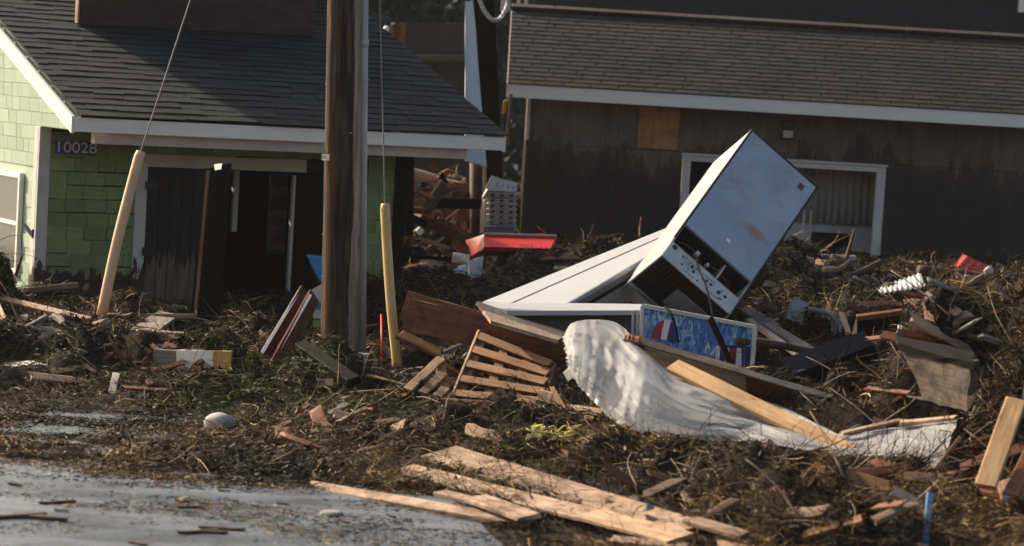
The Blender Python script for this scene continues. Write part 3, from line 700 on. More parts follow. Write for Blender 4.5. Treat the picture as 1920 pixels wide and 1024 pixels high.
# white newel post with a ball
wp = thing('white_post', P(727, 90, 36), 'white post with a round ball finial peeking over the cottage roof', 'post')
bmx = bmesh.new(); bmesh.ops.create_uvsphere(bmx, u_segments=16, v_segments=10, radius=.046); link('ball', bm_mesh('ball', bmx, WHITE, True), wp, Matrix.Translation(P(724.5, 54, 36)))
tube('neck', [P(724.5, 58, 36), P(725, 66, 36)], [.025, .05], WHITE, wp, sides=12)
box('cap', P(728, 68, 36), Vector((1, 0, 0)), Vector((0, 0, 1)), (.15, .15, .03), WHITE, wp)
box('post', P(725, 150, 36), Vector((1, 0, 0)), Vector((0, 0, 1)), (.11, .11, 1.25), WHITE, wp)
# pale board, dark column and chain in the gap
tag(board4('pale_plank', [P(872, 3, 31.2), P(887, 2, 31.2), P(912, 313, 30.4), P(872, 300, 30.4)], .04, plain('pale_blue_board', (.50, .53, .54), .6, .12, 3, .1, streak=(1, 8, 1), dirt=(.28, .27, .24), dirtamt=.3), None), 'tall pale grey-blue board standing behind the cottage roof', 'board')
tag(board4('dark_column', [P(887, -20, 31.5), P(926, -20, 31.5), P(948, 450, 31.5), P(908, 450, 31.5)], .3, W_DARK, None), 'dark squared timber column beside the tall pale board', 'column')
tag(plank('stud', P(958, 178, 32.3), P(950, 272, 32.3), .045, .06, Vector((0, -1, 0)), W_DRIFT), 'pale vertical stud under the left end of the long fascia', 'stud')
tag(plank('grey_strip', P(918, -5, 31.8), P(930, 95, 31.8), .05, .03, Vector((0, -1, 0)), W_GREY), 'thin grey strip beside the dark column below the chain', 'strip')
cpts = crv([P(897, -6, 30.9), P(908, 20, 30.9), P(923, 37, 30.9), P(938, 34, 30.9), P(950, 12, 31), P(952, -8, 31)], 6)
ch = thing('chain', cpts[12], 'light metal chain hanging in a loop at the brown roof corner', 'chain')
bml = bmesh.new()
lk = tubeme('link', [Vector((.045*math.cos(t), .022*math.sin(t), 0)) for t in np.linspace(0, 2*math.pi, 11)], .007, plain('chain_steel', (.5, .48, .46), .35, .2, metal=.4), sides=5)
for k in range(len(cpts)-1):
    dd = cpts[k+1]-cpts[k]; link('link', lk, ch, axesM((cpts[k]+cpts[k+1])/2, dd, Vector((0, -1, .3)) if k % 2 else Vector((1, 0, .3))))
tag(plank('yellow_strip', P(947, 188, 33.5), P(945, 212, 33.5), .05, .02, Vector((0, -1, 0)), plain('yellow_paint', (.6, .36, .03), .5)), 'small yellow strip showing in the narrow gap left of the brown building', 'strip')

lt_ = thing('window_latch', A.w(-.02, .06, 1), 'small dark metal latch sticking out from the cottage corner board', 'latch')
plank('arm', P(46, 421, 24.75), P(60, 441, 24.7), .035, .03, Vector((-1, -1, 0)), GREYM, lt_, spl=0); plank('plate', P(62, 430, 24.72), P(61, 447, 24.72), .03, .015, Vector((-1, -1, 0)), BLACK, lt_, spl=0)
# far trees
def conifer(x, y, h, r, seed, label):
    rs = random.Random(seed); t = thing('conifer_tree', Vector((x, y, 0)), label, 'tree', 'dark trees far behind')
    tube('trunk', [(x, y, 0), (x+.1, y, h*.5), (x, y, h)], [.25, .16, .03], BARK, t)
    n = 5000; g = np.random.default_rng(seed); s = g.random(n)**.8; zz = .8+s*(h-.8); rr = r*(1-s)*(.35+.65*g.random(n)**.5); a = g.random(n)*6.283
    c = np.stack([x+rr*np.cos(a), y+rr*np.sin(a), zz-rr*.25], -1)
    d1 = g.normal(size=(n, 3))*.22; d2 = g.normal(size=(n, 3))*.10
    V = np.stack([c-d1, c+d1, c+d2+[0, 0, -.15]], 1).reshape(-1, 3); F = np.arange(3*n).reshape(-1, 3)
    cr = link('crown', np_mesh('crown', V, F, [LEAF]), t)
    return t
for k, (x, y, h, r) in enumerate([(-6.5, 62, 9, 3.2), (-3.6, 58, 10, 3.4), (-.8, 64, 10, 3.6), (-9.5, 60, 9, 3.4), (2, 70, 12, 4), (-5, 72, 13, 4.5), (-1.9, 75, 13, 4.5)]):
    conifer(x, y, h, r, k, 'dark evergreen tree in the wood far behind the brown shed')
hl = []
tag(link('far_wood', grid_mesh('far_wood', *(lambda X, Y: (X, Y, np.clip((Y-70)*.35, -.5, 14)+1.8*fbm(X*.5, Y*.5, 4, 2)))(*np.meshgrid(np.arange(-60, 61, 1.0), np.arange(70, 120, 1.0))), LEAF)), 'dark wooded hillside closing the view behind the buildings', 'wood', kind='stuff')

# ================================================================ utility pole
pb_, pt_ = P(640, 706, 21.6), P(650, -30, 21.6)
pb_.z = -.2
ax = (pt_-pb_).normalized(); Lp = (pt_-pb_).length+4.2
up = thing('utility_pole', pb_, 'thick weathered brown utility pole with a grey conduit up its side', 'utility pole')
V = []; F = []; ns_ = 40; nr_ = 60
for i in range(nr_+1):
    s = i/nr_*Lp
    for k in range(ns_):
        t = 2*math.pi*k/ns_; r = .186-.004*s+.0035*math.sin(t*5+s*.4)+.0028*math.sin(t*13+1.3*math.sin(s*.8))+random.uniform(-.0012, .0012)
        if k % 9 == 3: r -= .008*(.5+.5*math.sin(s*1.7+k))
        V.append((r*math.cos(t), r*math.sin(t), s))
for i in range(nr_):
    for k in range(ns_): F.append((i*ns_+k, i*ns_+(k+1) % ns_, (i+1)*ns_+(k+1) % ns_, (i+1)*ns_+k))
F.append(tuple(range(nr_*ns_, nr_*ns_+ns_)))
link('shaft', mesh('shaft', V, F, POLEW, True), up, axesM(pb_, Vector((1, 0, 0))-ax*ax.x, ax))
c0, c1 = P(679, 688, 21.55), P(684, -30, 21.55)
cd = tube('conduit', [c0, c1+(c1-c0)], .033, CONDUIT, up, sides=16)
for py in (80, 148): q = c0.lerp(c1, (688-py)/718); tube('coupling', [q-ax*.035, q+ax*.035] if py == 80 else [q-ax*.012, q+ax*.012], .039, CONDUIT, cd, sides=16)
tube('conduit_boot', [P(680, 695, 21.55), P(680, 662, 21.55)], .046, CONDUIT, cd, sides=16)
tg = board4('tag', [P(603, 289, 21.44), P(617, 289.5, 21.40), P(617, 301, 21.40), P(603, 300.5, 21.44)], .003, WHITE, up, seg=2, rag=0)
link('tag_numerals', text_mesh('tag_numerals', '2007', .04, BLACK, .0005), tg, axesM(P(610, 295, 21.41), Vector((1, .1, -.06)), Vector((-.2, -1, 0))))
for py, px in ((305, 611), (440, 607), (160, 613), (250, 658), (520, 606)):
    tube('nail', [P(px, py, 21.44), P(px-2, py-1, 21.40)], .006, GALV, up, sides=6)
# guy wires with guards
def guy(a, b, c, d, Yt, Yb, mat, label, glabel, r):
    top, bot = P(*a, Yt), P(*d, Yb); w = thing('guy_wire', bot, label, 'wire')
    g0 = P(*c, Yb+(Yt-Yb)*.35); tube('strand', [P(*b, Yt) if False else top+(top-g0)*.3, g0, bot], .007, WIRE, w, sides=6)
    gp = crv([g0, g0.lerp(bot, .12)+Vector((-.008, 0, 0)), g0.lerp(bot, .55)+Vector((-.015, -.02, 0)), bot], 6)
    V = []; F = []; n = 9; m = len(gp)
    for k, p in enumerate(gp):
        dd = (gp[min(k+1, m-1)]-gp[max(k-1, 0)]).normalized(); s = dd.cross(Vector((0, -1, 0))).normalized(); f = s.cross(dd)
        if f.y > 0: f = -f
        for j in range(n):
            t = math.radians(-35+j*250/(n-1)); rr = r*(1+.0*k)*(1 if k > 1 else .8+.1*k)
            V.append(p+s*math.cos(t)*rr+f*math.sin(t)*rr)
    for k in range(m-1):
        for j in range(n-1): F.append((k*n+j, k*n+j+1, (k+1)*n+j+1, (k+1)*n+j))
    o = link('guard', mesh('guard', V, F, mat, True), w); o.modifiers.new('s', 'SOLIDIFY').thickness = .006
    return w
guy((357, 0), None, (264, 284), (190, 592), 22.6, 21.9, YELF, 'steel guy wire with a peach plastic guard before the green wall', '', .043)
guy((712, 0), None, (722, 382), (747, 708), 21.5, 20.9, YELG, 'steel guy wire with a yellow plastic guard right of the pole', '', .037)
tag(tube('marker_rod', [P(715, 590, 21.8), P(717, 690, 21.5)], .010, RED, None, sides=8), 'thin red marker rod beside the yellow wire guard', 'rod')

# ---------------------------------------------------------------- painted cutout behind the pole
fg = thing('painted_cutout', P(595, 640, 22.9), 'flat painted wooden cutout in blue, white and green half behind the pole', 'cutout')
def cut(name, pts, Y, mat, t=.02):
    A_ = [P(x, y, Y) for x, y in pts]; n = len(A_); V = A_+[p+Vector((0, t, 0)) for p in A_]
    F = [tuple(range(n)), tuple(reversed(range(n, 2*n)))]+[(k, n+k, n+(k+1) % n, (k+1) % n) for k in range(n)]
    bm = bmesh.new(); m0 = mesh(name, V, F); bm.from_mesh(m0); bpy.data.meshes.remove(m0); return link(name, bm_mesh(name, bm, mat), fg)
cut('backing', [(573, 477), (625, 481), (625, 640), (584, 640), (584, 575), (601, 534), (590, 520), (582, 498)], 22.93, BLACK)
cut('blue_fin', [(576, 479), (590, 481), (622, 484), (622, 533), (605, 532), (595, 518), (586, 500)], 22.9, FISHB)
cut('white_body', [(579, 547), (590, 540), (601, 534), (622, 536), (622, 598), (587, 597), (587, 580), (592, 571), (585, 560)], 22.905, FISHW)
cut('blue_patch', [(588, 579), (596, 570), (622, 562), (622, 576), (598, 579)], 22.88, FISHB)
cut('green_base', [(586, 600), (622, 600), (622, 636), (587, 636)], 22.9, FISHG)

# ================================================================ boards, one by one
def LB(o, label, cat='board', group=None): return tag(o, label, cat, group)
def pp(name, a, b, Y0, Y1, w, t, nrm, mat, label, cat='plank', **kw):
    carve(P(*a, Y0), P(*b, Y1), w/2, t/2+.015)
    return LB(plank(name, P(*a, Y0), P(*b, Y1), w, t, Vector(nrm), mat, **kw), label, cat)
def B4(name, cs, *ar, **kw):
    c = sorted(cs, key=lambda p: p.z)[:2]; carve(c[0], c[1], .06, .0)
    c = sorted(cs, key=lambda p: p.y)[:2]; carve(c[0], c[1], .06, .0)
    return board4(name, cs, *ar, **kw)
UPN = (0, -.25, 1); FRN = (0, -1, .25)
# left
pp('timber', (2, 561), (170, 602), 23.2, 22.2, .075, .05, (0, -.7, 1), W_TAN, 'long tan timber lying before the cottage corner at far left')
pp('batten', (46, 546), (146, 535), 24.0, 23.9, .06, .035, FRN, W_DRIFT, 'short brown batten leaning against the peeling corner of the cottage')
LB(B4('grey_board', [P(298, 582, 23.2), P(337, 590, 23.1), P(292, 622, 21.9), P(243, 618, 22.0)], .035, W_GREY), 'short wide grey board lying before the left door boards')
pp('plank', (104, 625), (206, 607), 22.2, 22.2, .09, .1, FRN, W_LOG, 'dark half-buried timber in weed left of the peach wire guard')
pp('branch_board', (200, 592), (366, 594), 22.9, 22.9, .05, .04, FRN, W_DRIFT, 'thin driftwood stick lying level below the door boards', 'stick')
pp('stick', (264, 622), (349, 628), 21.7, 21.7, .045, .04, UPN, W_PALE, 'pale broken stick in front of the short grey board', 'stick', spl=.05)
fb = LB(B4('painted_board', [P(287, 655, 20.5), P(433, 659, 20.2), P(433, 703, 20.2), P(287, 692, 20.5)], .04, W_GREY), 'half-painted white board set on edge in the left weed bank')
B4('white_area', [P(331, 656, 20.39), P(399, 657.5, 20.25), P(399, 698, 20.25), P(331, 694, 20.39)], .008, WHITE, fb, rag=.003)
B4('bare_end', [P(399.6, 657.5, 20.25), P(433, 659, 20.17), P(433, 702, 20.17), P(399.6, 699, 20.25)], .008, wood('orange_pine', (.52, .28, .10), .6, knots=True), fb, rag=.002)
pp('peg', (204, 635), (238, 686), 21.2, 20.9, .045, .045, FRN, W_RED, 'red-brown wooden peg leaning right in the left weed bank', 'peg')
pp('peg', (255, 697), (297, 653), 20.8, 21.0, .045, .04, FRN, W_RED, 'red-brown wooden peg leaning left beside the half-painted board', 'peg')
LB(B4('pale_scrap', [P(0, 680, 20.6), P(58, 676, 20.5), P(90, 684, 20.3), P(0, 687, 20.4)], .012, WHITE), 'thin pale pointed scrap lying on weed at the left edge', 'scrap')
pp('scrap', (218, 702), (210, 738), 20.0, 19.8, .06, .02, FRN, TRIM, 'small pale torn scrap hanging from the left weed bank', 'scrap')
pp('slat', (-6, 570), (8, 600), 22.5, 22.0, .06, .03, FRN, W_TAN, 'tan slat end poking in at the left edge', 'slat')
# before the pole
pp('leaning_plank', (572, 548), (500, 672), 22.6, 21.3, .15, .03, (1, -1.3, .35), W_RED, 'left one of two red-brown planks leaning in the doorway', spl=.004)
pp('leaning_plank', (589, 556), (516, 690), 22.3, 20.9, .15, .03, (1, -1.3, .35), W_RED, 'right one of two red-brown planks leaning beside the pole', spl=.004)
for a, b, Y0, Y1, lab in (((561, 546), (491, 662), 22.5, 21.2, 'left'), ((582, 553), (507, 684), 22.2, 20.85, 'right')):
    par = [o for o in COL.objects if o.name.startswith('leaning_plank') and o['label'].startswith(lab)][0]
    plank('edge', P(*a, Y0), P(*b, Y1), .012, .03, Vector((-1, -1, 0)), WHITE, par, spl=0)
pp('charred_plank', (566, 648), (664, 716), 20.4, 19.6, .12, .07, (.3, -1, .8), W_DARK, 'dark plank pointing up at the foot of the pole')
for k, (a, b, Y) in enumerate([((700, 690), (780, 706), 20.6), ((690, 704), (760, 722), 20.2), ((735, 696), (790, 690), 20.8)]):
    pp('lath', a, b, Y, Y-.2, .035, .02, UPN, W_DRIFT, ['thin brown lath right of the pole foot, uppermost', 'thin brown lath right of the pole foot, lowest', 'thin brown lath crossing behind the yellow guard foot'][k], 'lath', spl=.03)
# crate, pallets
LB(B4('crate_board', [P(764, 545, 21.4), P(912, 588, 21.2), P(905, 640, 21.2), P(748, 600, 21.4)], .03, W_BROWN, rag=.004), 'rear brown crate board behind its twin near the yellow guard')
LB(B4('crate_board', [P(769, 560, 20.7), P(925, 597, 20.5), P(1050, 640, 20.2), P(1040, 700, 20.2)][:2]+[P(912, 655, 20.5), P(754, 618, 20.7)], .035, W_BROWN, rag=.004), 'front brown crate board with rounded corner near the yellow guard')
pp('crate_rail', (750, 628), (828, 664), 20.65, 20.5, .085, .05, (0, -.8, .8), W_CRATE, 'tan rail sticking out below the front brown crate board')
LB(B4('plywood_sheet', [P(894, 565, 20.9), P(1062, 621, 20.6), P(1047, 638, 19.7), P(921, 601, 19.9)], .03, wood('grey_brown_ply', (.32, .235, .165), .6), rag=.006), 'sloping plywood sheet with torn edge on top of the crate', 'sheet')
LB(B4('crate_wall_board', [P(912, 594, 20.35), P(1047, 638, 19.95), P(1075, 700, 20.1), P(900, 668, 20.6)], .03, W_BROWN), 'dark shaded crate panel under the sloping plywood sheet', 'panel')
carve(P(850, 745, 19.7), P(1015, 757, 19.2), .1, .05); carve(P(764, 731, 19.6), P(838, 748, 19.6), .08, .05)
pal = thing('pallet', P(930, 755, 19.6), 'larger slatted wooden pallet propped on edge by the white plastic', 'pallet')
TL, TR, BR, BL = P(900, 622, 20.3), P(1033, 678, 19.7), P(1015, 757, 19.2), P(850, 745, 19.7)
pn = (TR-TL).cross(BL-TL).normalized(); pn = pn if pn.y < 0 else -pn
for k, s in enumerate((.06, .27, .49, .72, .94)):
    a = TL.lerp(BL, s); b = TR.lerp(BR, s); plank('slat', a, b, .075, .02, pn, W_CRATE, pal, spl=.004)
for s in (.03, .36, .68, .97):
    a = TL.lerp(TR, s)-pn*.07; b = BL.lerp(BR, s)-pn*.07; plank('stringer', a, b, .1, .085, pn, W_CRATE if s < .1 else W_BROWN, pal, spl=.004)
for k, s in enumerate((.1, .36, .62, .88)):
    a = TL.lerp(BL, s)-pn*.125; b = TR.lerp(BR, s)-pn*.125; plank('back_slat', a, b, .2, .018, pn, W_BROWN, pal, spl=.004)
plank('end_board', TL.lerp(TR, -.015)-pn*.05, BL.lerp(BR, -.015)-pn*.05, .13, .022, (TL-TR).normalized(), W_TAN, pal, spl=.004)
p2_ = thing('pallet', P(810, 745, 19.8), 'small broken pallet corner pointing up left of the larger pallet', 'pallet')
T0, T1, T2, T3 = P(827, 672, 20.2), P(764, 731, 19.6), P(838, 748, 19.6), P(866, 698, 20.3)
n1 = (T1-T0).cross(T2-T0).normalized(); n1 = n1 if n1.y < 0 else -n1
for k, s in enumerate((.0, .38, .74)):
    a = T0.lerp(T2, s); b = T1.lerp(T2.lerp(T1, .0), s) if s < .3 else a+(T1-T0)*(1-s)
    plank('slat', a, b, .075, .022, n1, W_TAN, p2_, spl=.006)
plank('stringer', T0-n1*.04, T2-n1*.04, .08, .07, n1, W_CRATE, p2_, spl=.004)
plank('stringer', T0.lerp(T1, .5)-n1*.05, T1.lerp(T2, .5)-n1*.05, .07, .06, n1, W_CRATE, p2_, spl=.004)
for s in (.1, .5, .9):
    a = T0.lerp(T2, s); plank('side_slat', a, a+(T3-T0)*.95, .07, .02, (T2-T0).cross(T3-T0), W_BROWN, p2_, spl=.004)
pp('board', (823, 752), (1008, 764), 19.3, 18.9, .05, .04, FRN, W_CRATE, 'long thin board lying along the foot of the larger pallet')
pp('board', (815, 775), (950, 792), 18.7, 18.4, .04, .03, FRN, W_BROWN, 'thin dark red-brown board half buried below the larger pallet', spl=.04)
LB(B4('grey_sheet', [P(754, 692, 21.2), P(820, 650, 22.5), P(900, 662, 22.3), P(840, 706, 20.8)], .02, GREYM), 'flat grey sheet lying behind the small broken pallet', 'sheet')
pp('metal_rail', (826, 663), (880, 640), 20.9, 21.2, .03, .03, UPN, METALW, 'thin pale rail between the crate boards and small pallet', 'rail')
LB(B4('grey_sheet', [P(1020, 715, 20.3), P(1100, 690, 20.8), P(1180, 755, 19.6), P(1060, 770, 19.0)], .02, GREYM), 'flat grey sheet lying under the white plastic left end', 'sheet')
pp('block', (1010, 742), (1050, 752), 19.1, 19.0, .1, .08, FRN, W_TAN, 'stubby tan wood block at the right foot of the larger pallet', 'block')
pp('stake', (1034, 725), (1062, 775), 18.9, 18.6, .04, .03, FRN, W_CRATE, 'short brown stake leaning right beside the tan wood block', 'stake', spl=.03)
pp('board', (1058, 768), (1130, 778), 18.7, 18.5, .1, .03, (0, -.9, .7), W_FRESH, 'short pale pine board below the white plastic left end')
# foreground boards
def fpl(a, b, Y0, Y1, w, t, label, nrm=(0, -.35, 1), mat=None, **kw): return pp('pine_board', a, b, Y0, Y1, w, t, nrm, mat or W_FRESH, label, 'plank', **kw)
fpl((578, 911), (992, 982), 15.95, 14.75, .11, .035, 'long pale pine board nearest the puddle, lowest of the foreground boards', spl=.05)
fpl((757, 880), (1110, 968), 16.5, 14.8, .19, .025, 'pale pine board below the widest foreground board', spl=.03)
fpl((824, 850), (1290, 996), 17.0, 14.5, .30, .035, 'widest of the pale pine boards in the foreground', (0, -.42, 1), spl=.02)
fpl((825, 924), (912, 946), 15.5, 15.1, .08, .03, 'short pale pine offcut among the foreground boards', spl=.03)
fpl((892, 934), (992, 970), 15.2, 14.7, .17, .03, 'short broad pine offcut with a dark cut end in the foreground', (.15, -.4, 1))
fpl((1105, 964), (1275, 1010), 14.8, 14.1, .2, .025, 'broad greyish board end under the widest foreground board', mat=W_TAN)
fpl((1292, 974), (1400, 1006), 14.6, 14.2, .10, .03, 'narrow split pine board right of the widest foreground board', spl=.06)
fpl((1143, 1012), (1290, 1028), 14.2, 14.0, .08, .03, 'narrow pine strip at the bottom edge', spl=.04)
LB(B4('plywood_scrap', [P(1340, 1004, 14.5), P(1500, 1000, 14.6), P(1560, 1034, 13.9), P(1360, 1040, 13.8)], .02, W_TAN), 'flat plywood scrap cut off by the bottom edge', 'scrap')
pp('blue_stake', (1744, 926), (1733, 1032), 14.4, 13.9, .04, .03, FRN, BLUERAG, 'bright blue painted stake standing in the right foreground weed', 'stake')
pp('timber', (1905, 752), (1848, 912), 15.2, 14.6, .13, .05, (-.3, -1, .6), W_PINE, 'leaning pine timber at the far right edge')
pp('timber', (1935, 850), (1895, 930), 15.0, 14.6, .1, .05, (-.3, -1, .6), W_BROWN, 'brown timber end at the right edge behind the leaning pine')
LB(B4('pale_board', [P(1870, 905, 14.9), P(1935, 880, 15.2), P(1935, 925, 14.7), P(1880, 935, 14.5)], .03, W_TAN), 'flat tan board low at the right edge')
# ---------------------------------------------------------------- right heap boards
bm1 = LB(B4('dark_beam', [P(1484, 702, 19.4), P(1640, 648, 19.8), P(1652, 694, 20.3), P(1517, 740, 19.9)], .16, plain('dark_painted_timber', (.013, .0135, .014), .55, .2)), 'dark squared beam slanting up to the right', 'beam')
B4('end_face', [P(1482, 703, 19.36), P(1510, 693, 19.4), P(1522, 735, 19.75), P(1512, 738, 19.75)], .02, plain('worn_beam_end', (.10, .095, .088), .7), bm1)
wbd = LB(B4('weathered_board', [P(1680, 640, 17.2), P(1822, 680, 16.3), P(1814, 774, 16.3), P(1736, 752, 16.9)], .05, wood('cracked_grey_board', (.15, .11, .078), .15, stretch=(1.0, 26, 26), dirt=(.014, .011, .009), dirtamt=.5), spl=.03, rag=.015), 'broad cracked grey board jutting from the right weed heap')
B4('caked_edge', [P(1680, 628, 17.3), P(1825, 660, 16.5), P(1824, 682, 16.25), P(1682, 643, 17.1)], .05, W_DARK, wbd, rag=.01)
bx = thing('wooden_box', P(1648, 640, 21), 'dark open wooden box with a sunlit top edge', 'box')
B4('front', [P(1608, 597, 21), P(1688, 588, 21), P(1686, 642, 21), P(1608, 640, 21)], .03, W_DARK, bx); plank('rim', P(1607, 596, 21), P(1690, 585, 21), .05, .05, Vector((0, -.4, 1)), W_CRATE, bx, spl=.02); B4('side', [P(1690, 588, 21), P(1705, 580, 21.8), P(1705, 632, 21.8), P(1688, 641, 21)], .03, W_BROWN, bx)
LB(B4('grey_box', [P(1690, 586, 21.2), P(1760, 592, 21), P(1758, 612, 21), P(1690, 612, 21.2)], .3, W_GREY), 'weathered grey box end beside the dark wooden box', 'box')
LB(B4('white_block', [P(1684, 609, 20.6), P(1716, 613, 20.6), P(1716, 622, 20.5), P(1684, 618, 20.5)], .05, WHITE), 'small white block below the weathered grey box end', 'block')
LB(B4('stone_block', [P(1490, 556, 22.2), P(1516, 568, 22.2), P(1502, 610, 22), P(1474, 596, 22)], .14, GREYST), 'tilted grey rusty block right of the upturned fridge', 'block')
pp('rail', (1392, 582), (1526, 664), 22.3, 20.8, .13, .05, (.2, -.7, .8), W_GREY, 'grey metal rail slanting down from the fridge bottom corner', 'rail')
pp('rail', (1404, 600), (1500, 668), 21.6, 20.6, .06, .04, (.2, -.7, .8), W_GREY, 'narrow grey rail under the wider metal rail', 'rail')
pp('lath', (1400, 575), (1460, 612), 22.5, 21.8, .05, .03, (.2, -.7, .8), W_BROWN, 'narrow brown lath above the wider metal rail', 'lath')
af = thing('appliance_frame', P(1545, 625, 22), 'rounded pale grey appliance frame half buried right of the block', 'frame')
for nm, pts in (('top', [(1515, 580), (1535, 583), (1556, 590), (1566, 602)]), ('upright', [(1566, 602), (1569, 615), (1568, 630)])): tube(nm, crv([P(x, y, 22) for x, y in pts], 5), .022, plain('dull_grey_frame', (.20, .195, .185), .5), af, sides=8)
B4('infill', [P(1558, 592, 22.06), P(1578, 598, 22.06), P(1578, 632, 22), P(1560, 630, 22)], .03, GREYM, af)
pp('splinter', (1578, 588), (1590, 622), 21.6, 21.4, .05, .02, FRN, W_PALE, 'upright pale wood splinter beside the appliance frame', 'splinter', spl=.06)
pp('splinter', (1610, 600), (1600, 640), 21.4, 21.2, .05, .02, FRN, W_TAN, 'tan wood splinter left of the dark wooden box', 'splinter', spl=.06)

def dlog(pts, Y, r0, r1, mat, label, cat='branch', name='branch'):
    ps = crv([P(x, y, Y-.05*q) for q, (x, y) in enumerate(pts)], 5); n = len(ps)
    return tag(tube(name, ps, [r0+(r1-r0)*k/(n-1) for k in range(n)], mat, None, sides=9, jit=.16), label, cat)
dlog([(193, 596), (212, 591), (232, 594), (251, 589)], 22.4, .028, .02, W_LOG, 'dark crooked branch at the foot of the peach wire guard')
dlog([(98, 634), (140, 628), (205, 606)], 21.9, .05, .06, W_DRIFT, 'half-rotten brown log left of the short grey board', 'log', 'log')
dlog([(66, 655), (110, 650), (140, 655)], 21.2, .02, .014, W_PALE, 'pale stick lying on the left weed bank', 'stick', 'stick')
dlog([(30, 515), (36, 496), (41, 478)], 23.4, .016, .012, W_BROWN, 'short brown stick standing up in the far left heap', 'stick', 'stick')
dlog([(560, 675), (590, 690), (612, 684)], 20.9, .018, .012, W_DRIFT, 'brown root curling left of the pole foot', 'root', 'root')
dlog([(680, 712), (700, 700), (716, 690)], 20.7, .012, .008, W_PALE, 'pale thin twig curling right of the pole foot', 'twig', 'twig')
dlog([(262, 600), (262, 572), (268, 548)], 22.9, .006, .004, W_PALE, 'thin upright straw before the left door boards', 'straw', 'straw')
# ================================================================ upturned fridge
a_n = (Rt*.42+Up*.38-Fw*.82).normalized()
a_1 = (Rt*-.6+Up*-.78-Fw*.668); a_1 = (a_1-a_n*a_1.dot(a_n)).normalized()
a_2 = a_1.cross(a_n)
if a_2.dot(Rt) < 0: a_2 = -a_2
FA = P(1410, 242, 22.6); FH, FW_, FD = 1.80, .83, .66
fr = thing('fridge', FA+a_1*FH, 'upturned white fridge with blue back panel standing tilted on its corner', 'fridge')
def fbox(name, h0, h1, w0, w1, d0, d1, mat, parent=None, bevel=.004):
    c = FA+a_1*((h0+h1)/2)+a_2*((w0+w1)/2)-a_n*((d0+d1)/2)
    return link(name, boxme(name, h1-h0, w1-w0, d1-d0, mat, bevel), parent or fr, Matrix(((a_1.x, a_2.x, a_n.x, c.x), (a_1.y, a_2.y, a_n.y, c.y), (a_1.z, a_2.z, a_n.z, c.z), (0, 0, 0, 1))))
FSIDE = plain('scuffed_enamel', (.38, .37, .35), .4, .12, 4, .1, dirt=(.28, .20, .13), dirtamt=.36, streak=(1, 3, 3))
fbox('side_panel', 0, FH, 0, .022, .004, FD, FSIDE, bevel=.006); fbox('side_panel', 0, FH, FW_-.022, FW_, .004, FD, FSIDE, bevel=.006)
fbox('top_panel', 0, .022, .023, FW_-.023, .006, FD, FSIDE)
HP = 1.36
bp = fbox('back_panel', .016, HP, .016, FW_-.016, .0, .03, FRB, bevel=.003)
fbox('panel_border', .0, FH*.86, -.003, .015, -.004, .03, BLACK, bp, .002); fbox('panel_border', .0, FH, FW_-.015, FW_+.003, -.004, .03, BLACK, bp, .002); fbox('panel_border', -.003, .015, .0, FW_, -.005, .03, BLACK, bp, .002)
fbox('label', 1.16, 1.20, .40, .44, -.003, -.001, WHITE, bp, 0)
fbox('rust_spot', .10, .17, .66, .72, -.002, -.0005, W_CRATE, bp, .0)
fbox('inner_liner', .03, HP, .03, FW_-.03, .06, FD-.05, DARKIN, bevel=0)
fbox('door', .0, FH-.12, .0, FW_, FD+.003, FD+.07, FSIDE, bevel=.01)
# compressor bay
fbox('bay_wall', HP+.001, HP+.015, .023, FW_-.023, .03, FD-.02, BLACK); fbox('bay_back', HP+.02, FH-.02, .023, FW_-.023, .34, .36, BLACK)
bmx = bmesh.new(); bmesh.ops.create_uvsphere(bmx, u_segments=18, v_segments=12, radius=.085); c = FA+a_1*(HP+.15)+a_2*.30-a_n*.16
link('compressor', bm_mesh('compressor', bmx, BLACK, True), fr, Matrix.Translation(c))
fbox('relay_box', HP+.10, HP+.15, .25, .29, .04, .10, METALW); fbox('relay_box', HP+.12, HP+.16, .39, .42, .05, .12, GALV); fbox('divider', HP+.02, HP+.21, .53, .55, .04, .3, GALV)
for k in range(3): tube('pipe', crv([FA+a_1*(HP+.05+.05*k)+a_2*x-a_n*(.12+.04*math.sin(x*20+k)) for x in (.05, .2, .35, .5, .7)], 6), .006, W_CRATE if k == 1 else BLACK, fr, sides=6)
pt0 = FH-.19
bp2 = fbox('base_plate', pt0, FH, .004, FW_-.004, .0, .018, GALV, bevel=.004)
fbox('plate_flange', pt0-.012, pt0, .004, FW_-.004, .0, .07, GALV, bp2)
for h, w, a, b in ((.03, .06, .04, .05), (.12, .20, .016, .025), (.05, .17, .02, .02), (.07, .29, .03, .03), (.115, .27, .016, .016), (.10, .325, .03, .03), (.05, .335, .018, .018), (.145, .40, .02, .02), (.08, .47, .03, .026), (.08, .52, .026, .026), (.09, .62, .035, .04), (.05, .64, .018, .02), (.08, .69, .03, .03), (.13, .66, .015, .05)):
    fbox('slot', pt0+h-a/2, pt0+h+a/2, w-b/2, w+b/2, -.003, .004, BLACK, bp2, min(a, b)*.3)
for h, w0, w1 in ((.035, .16, .30), (.15, .22, .36), (.04, .40, .55), (.15, .50, .66)): fbox('rib', pt0+h-.006, pt0+h+.006, w0, w1, -.009, .002, GALV, bp2, .004)
fbox('underside', FH-.02, FH-.002, .012, FW_-.012, .02, FD, BLACK, bevel=0)
for k in range(9): fbox('vent_slat', FH-.004, FH+.004, .03+k*.042, .062+k*.042, .06, .4, BLACK, bevel=.002)
fbox('drip_tray', FH-.002, FH+.006, .34, .72, .22, .52, GREYM, bevel=.003)
ft = fbox('foot_bracket', FH-.03, FH+.03, -.004, .10, FD-.05, FD+.02, GALV); fbox('foot_rail', FH, FH+.025, .05, .62, FD-.06, FD-.02, GALV)
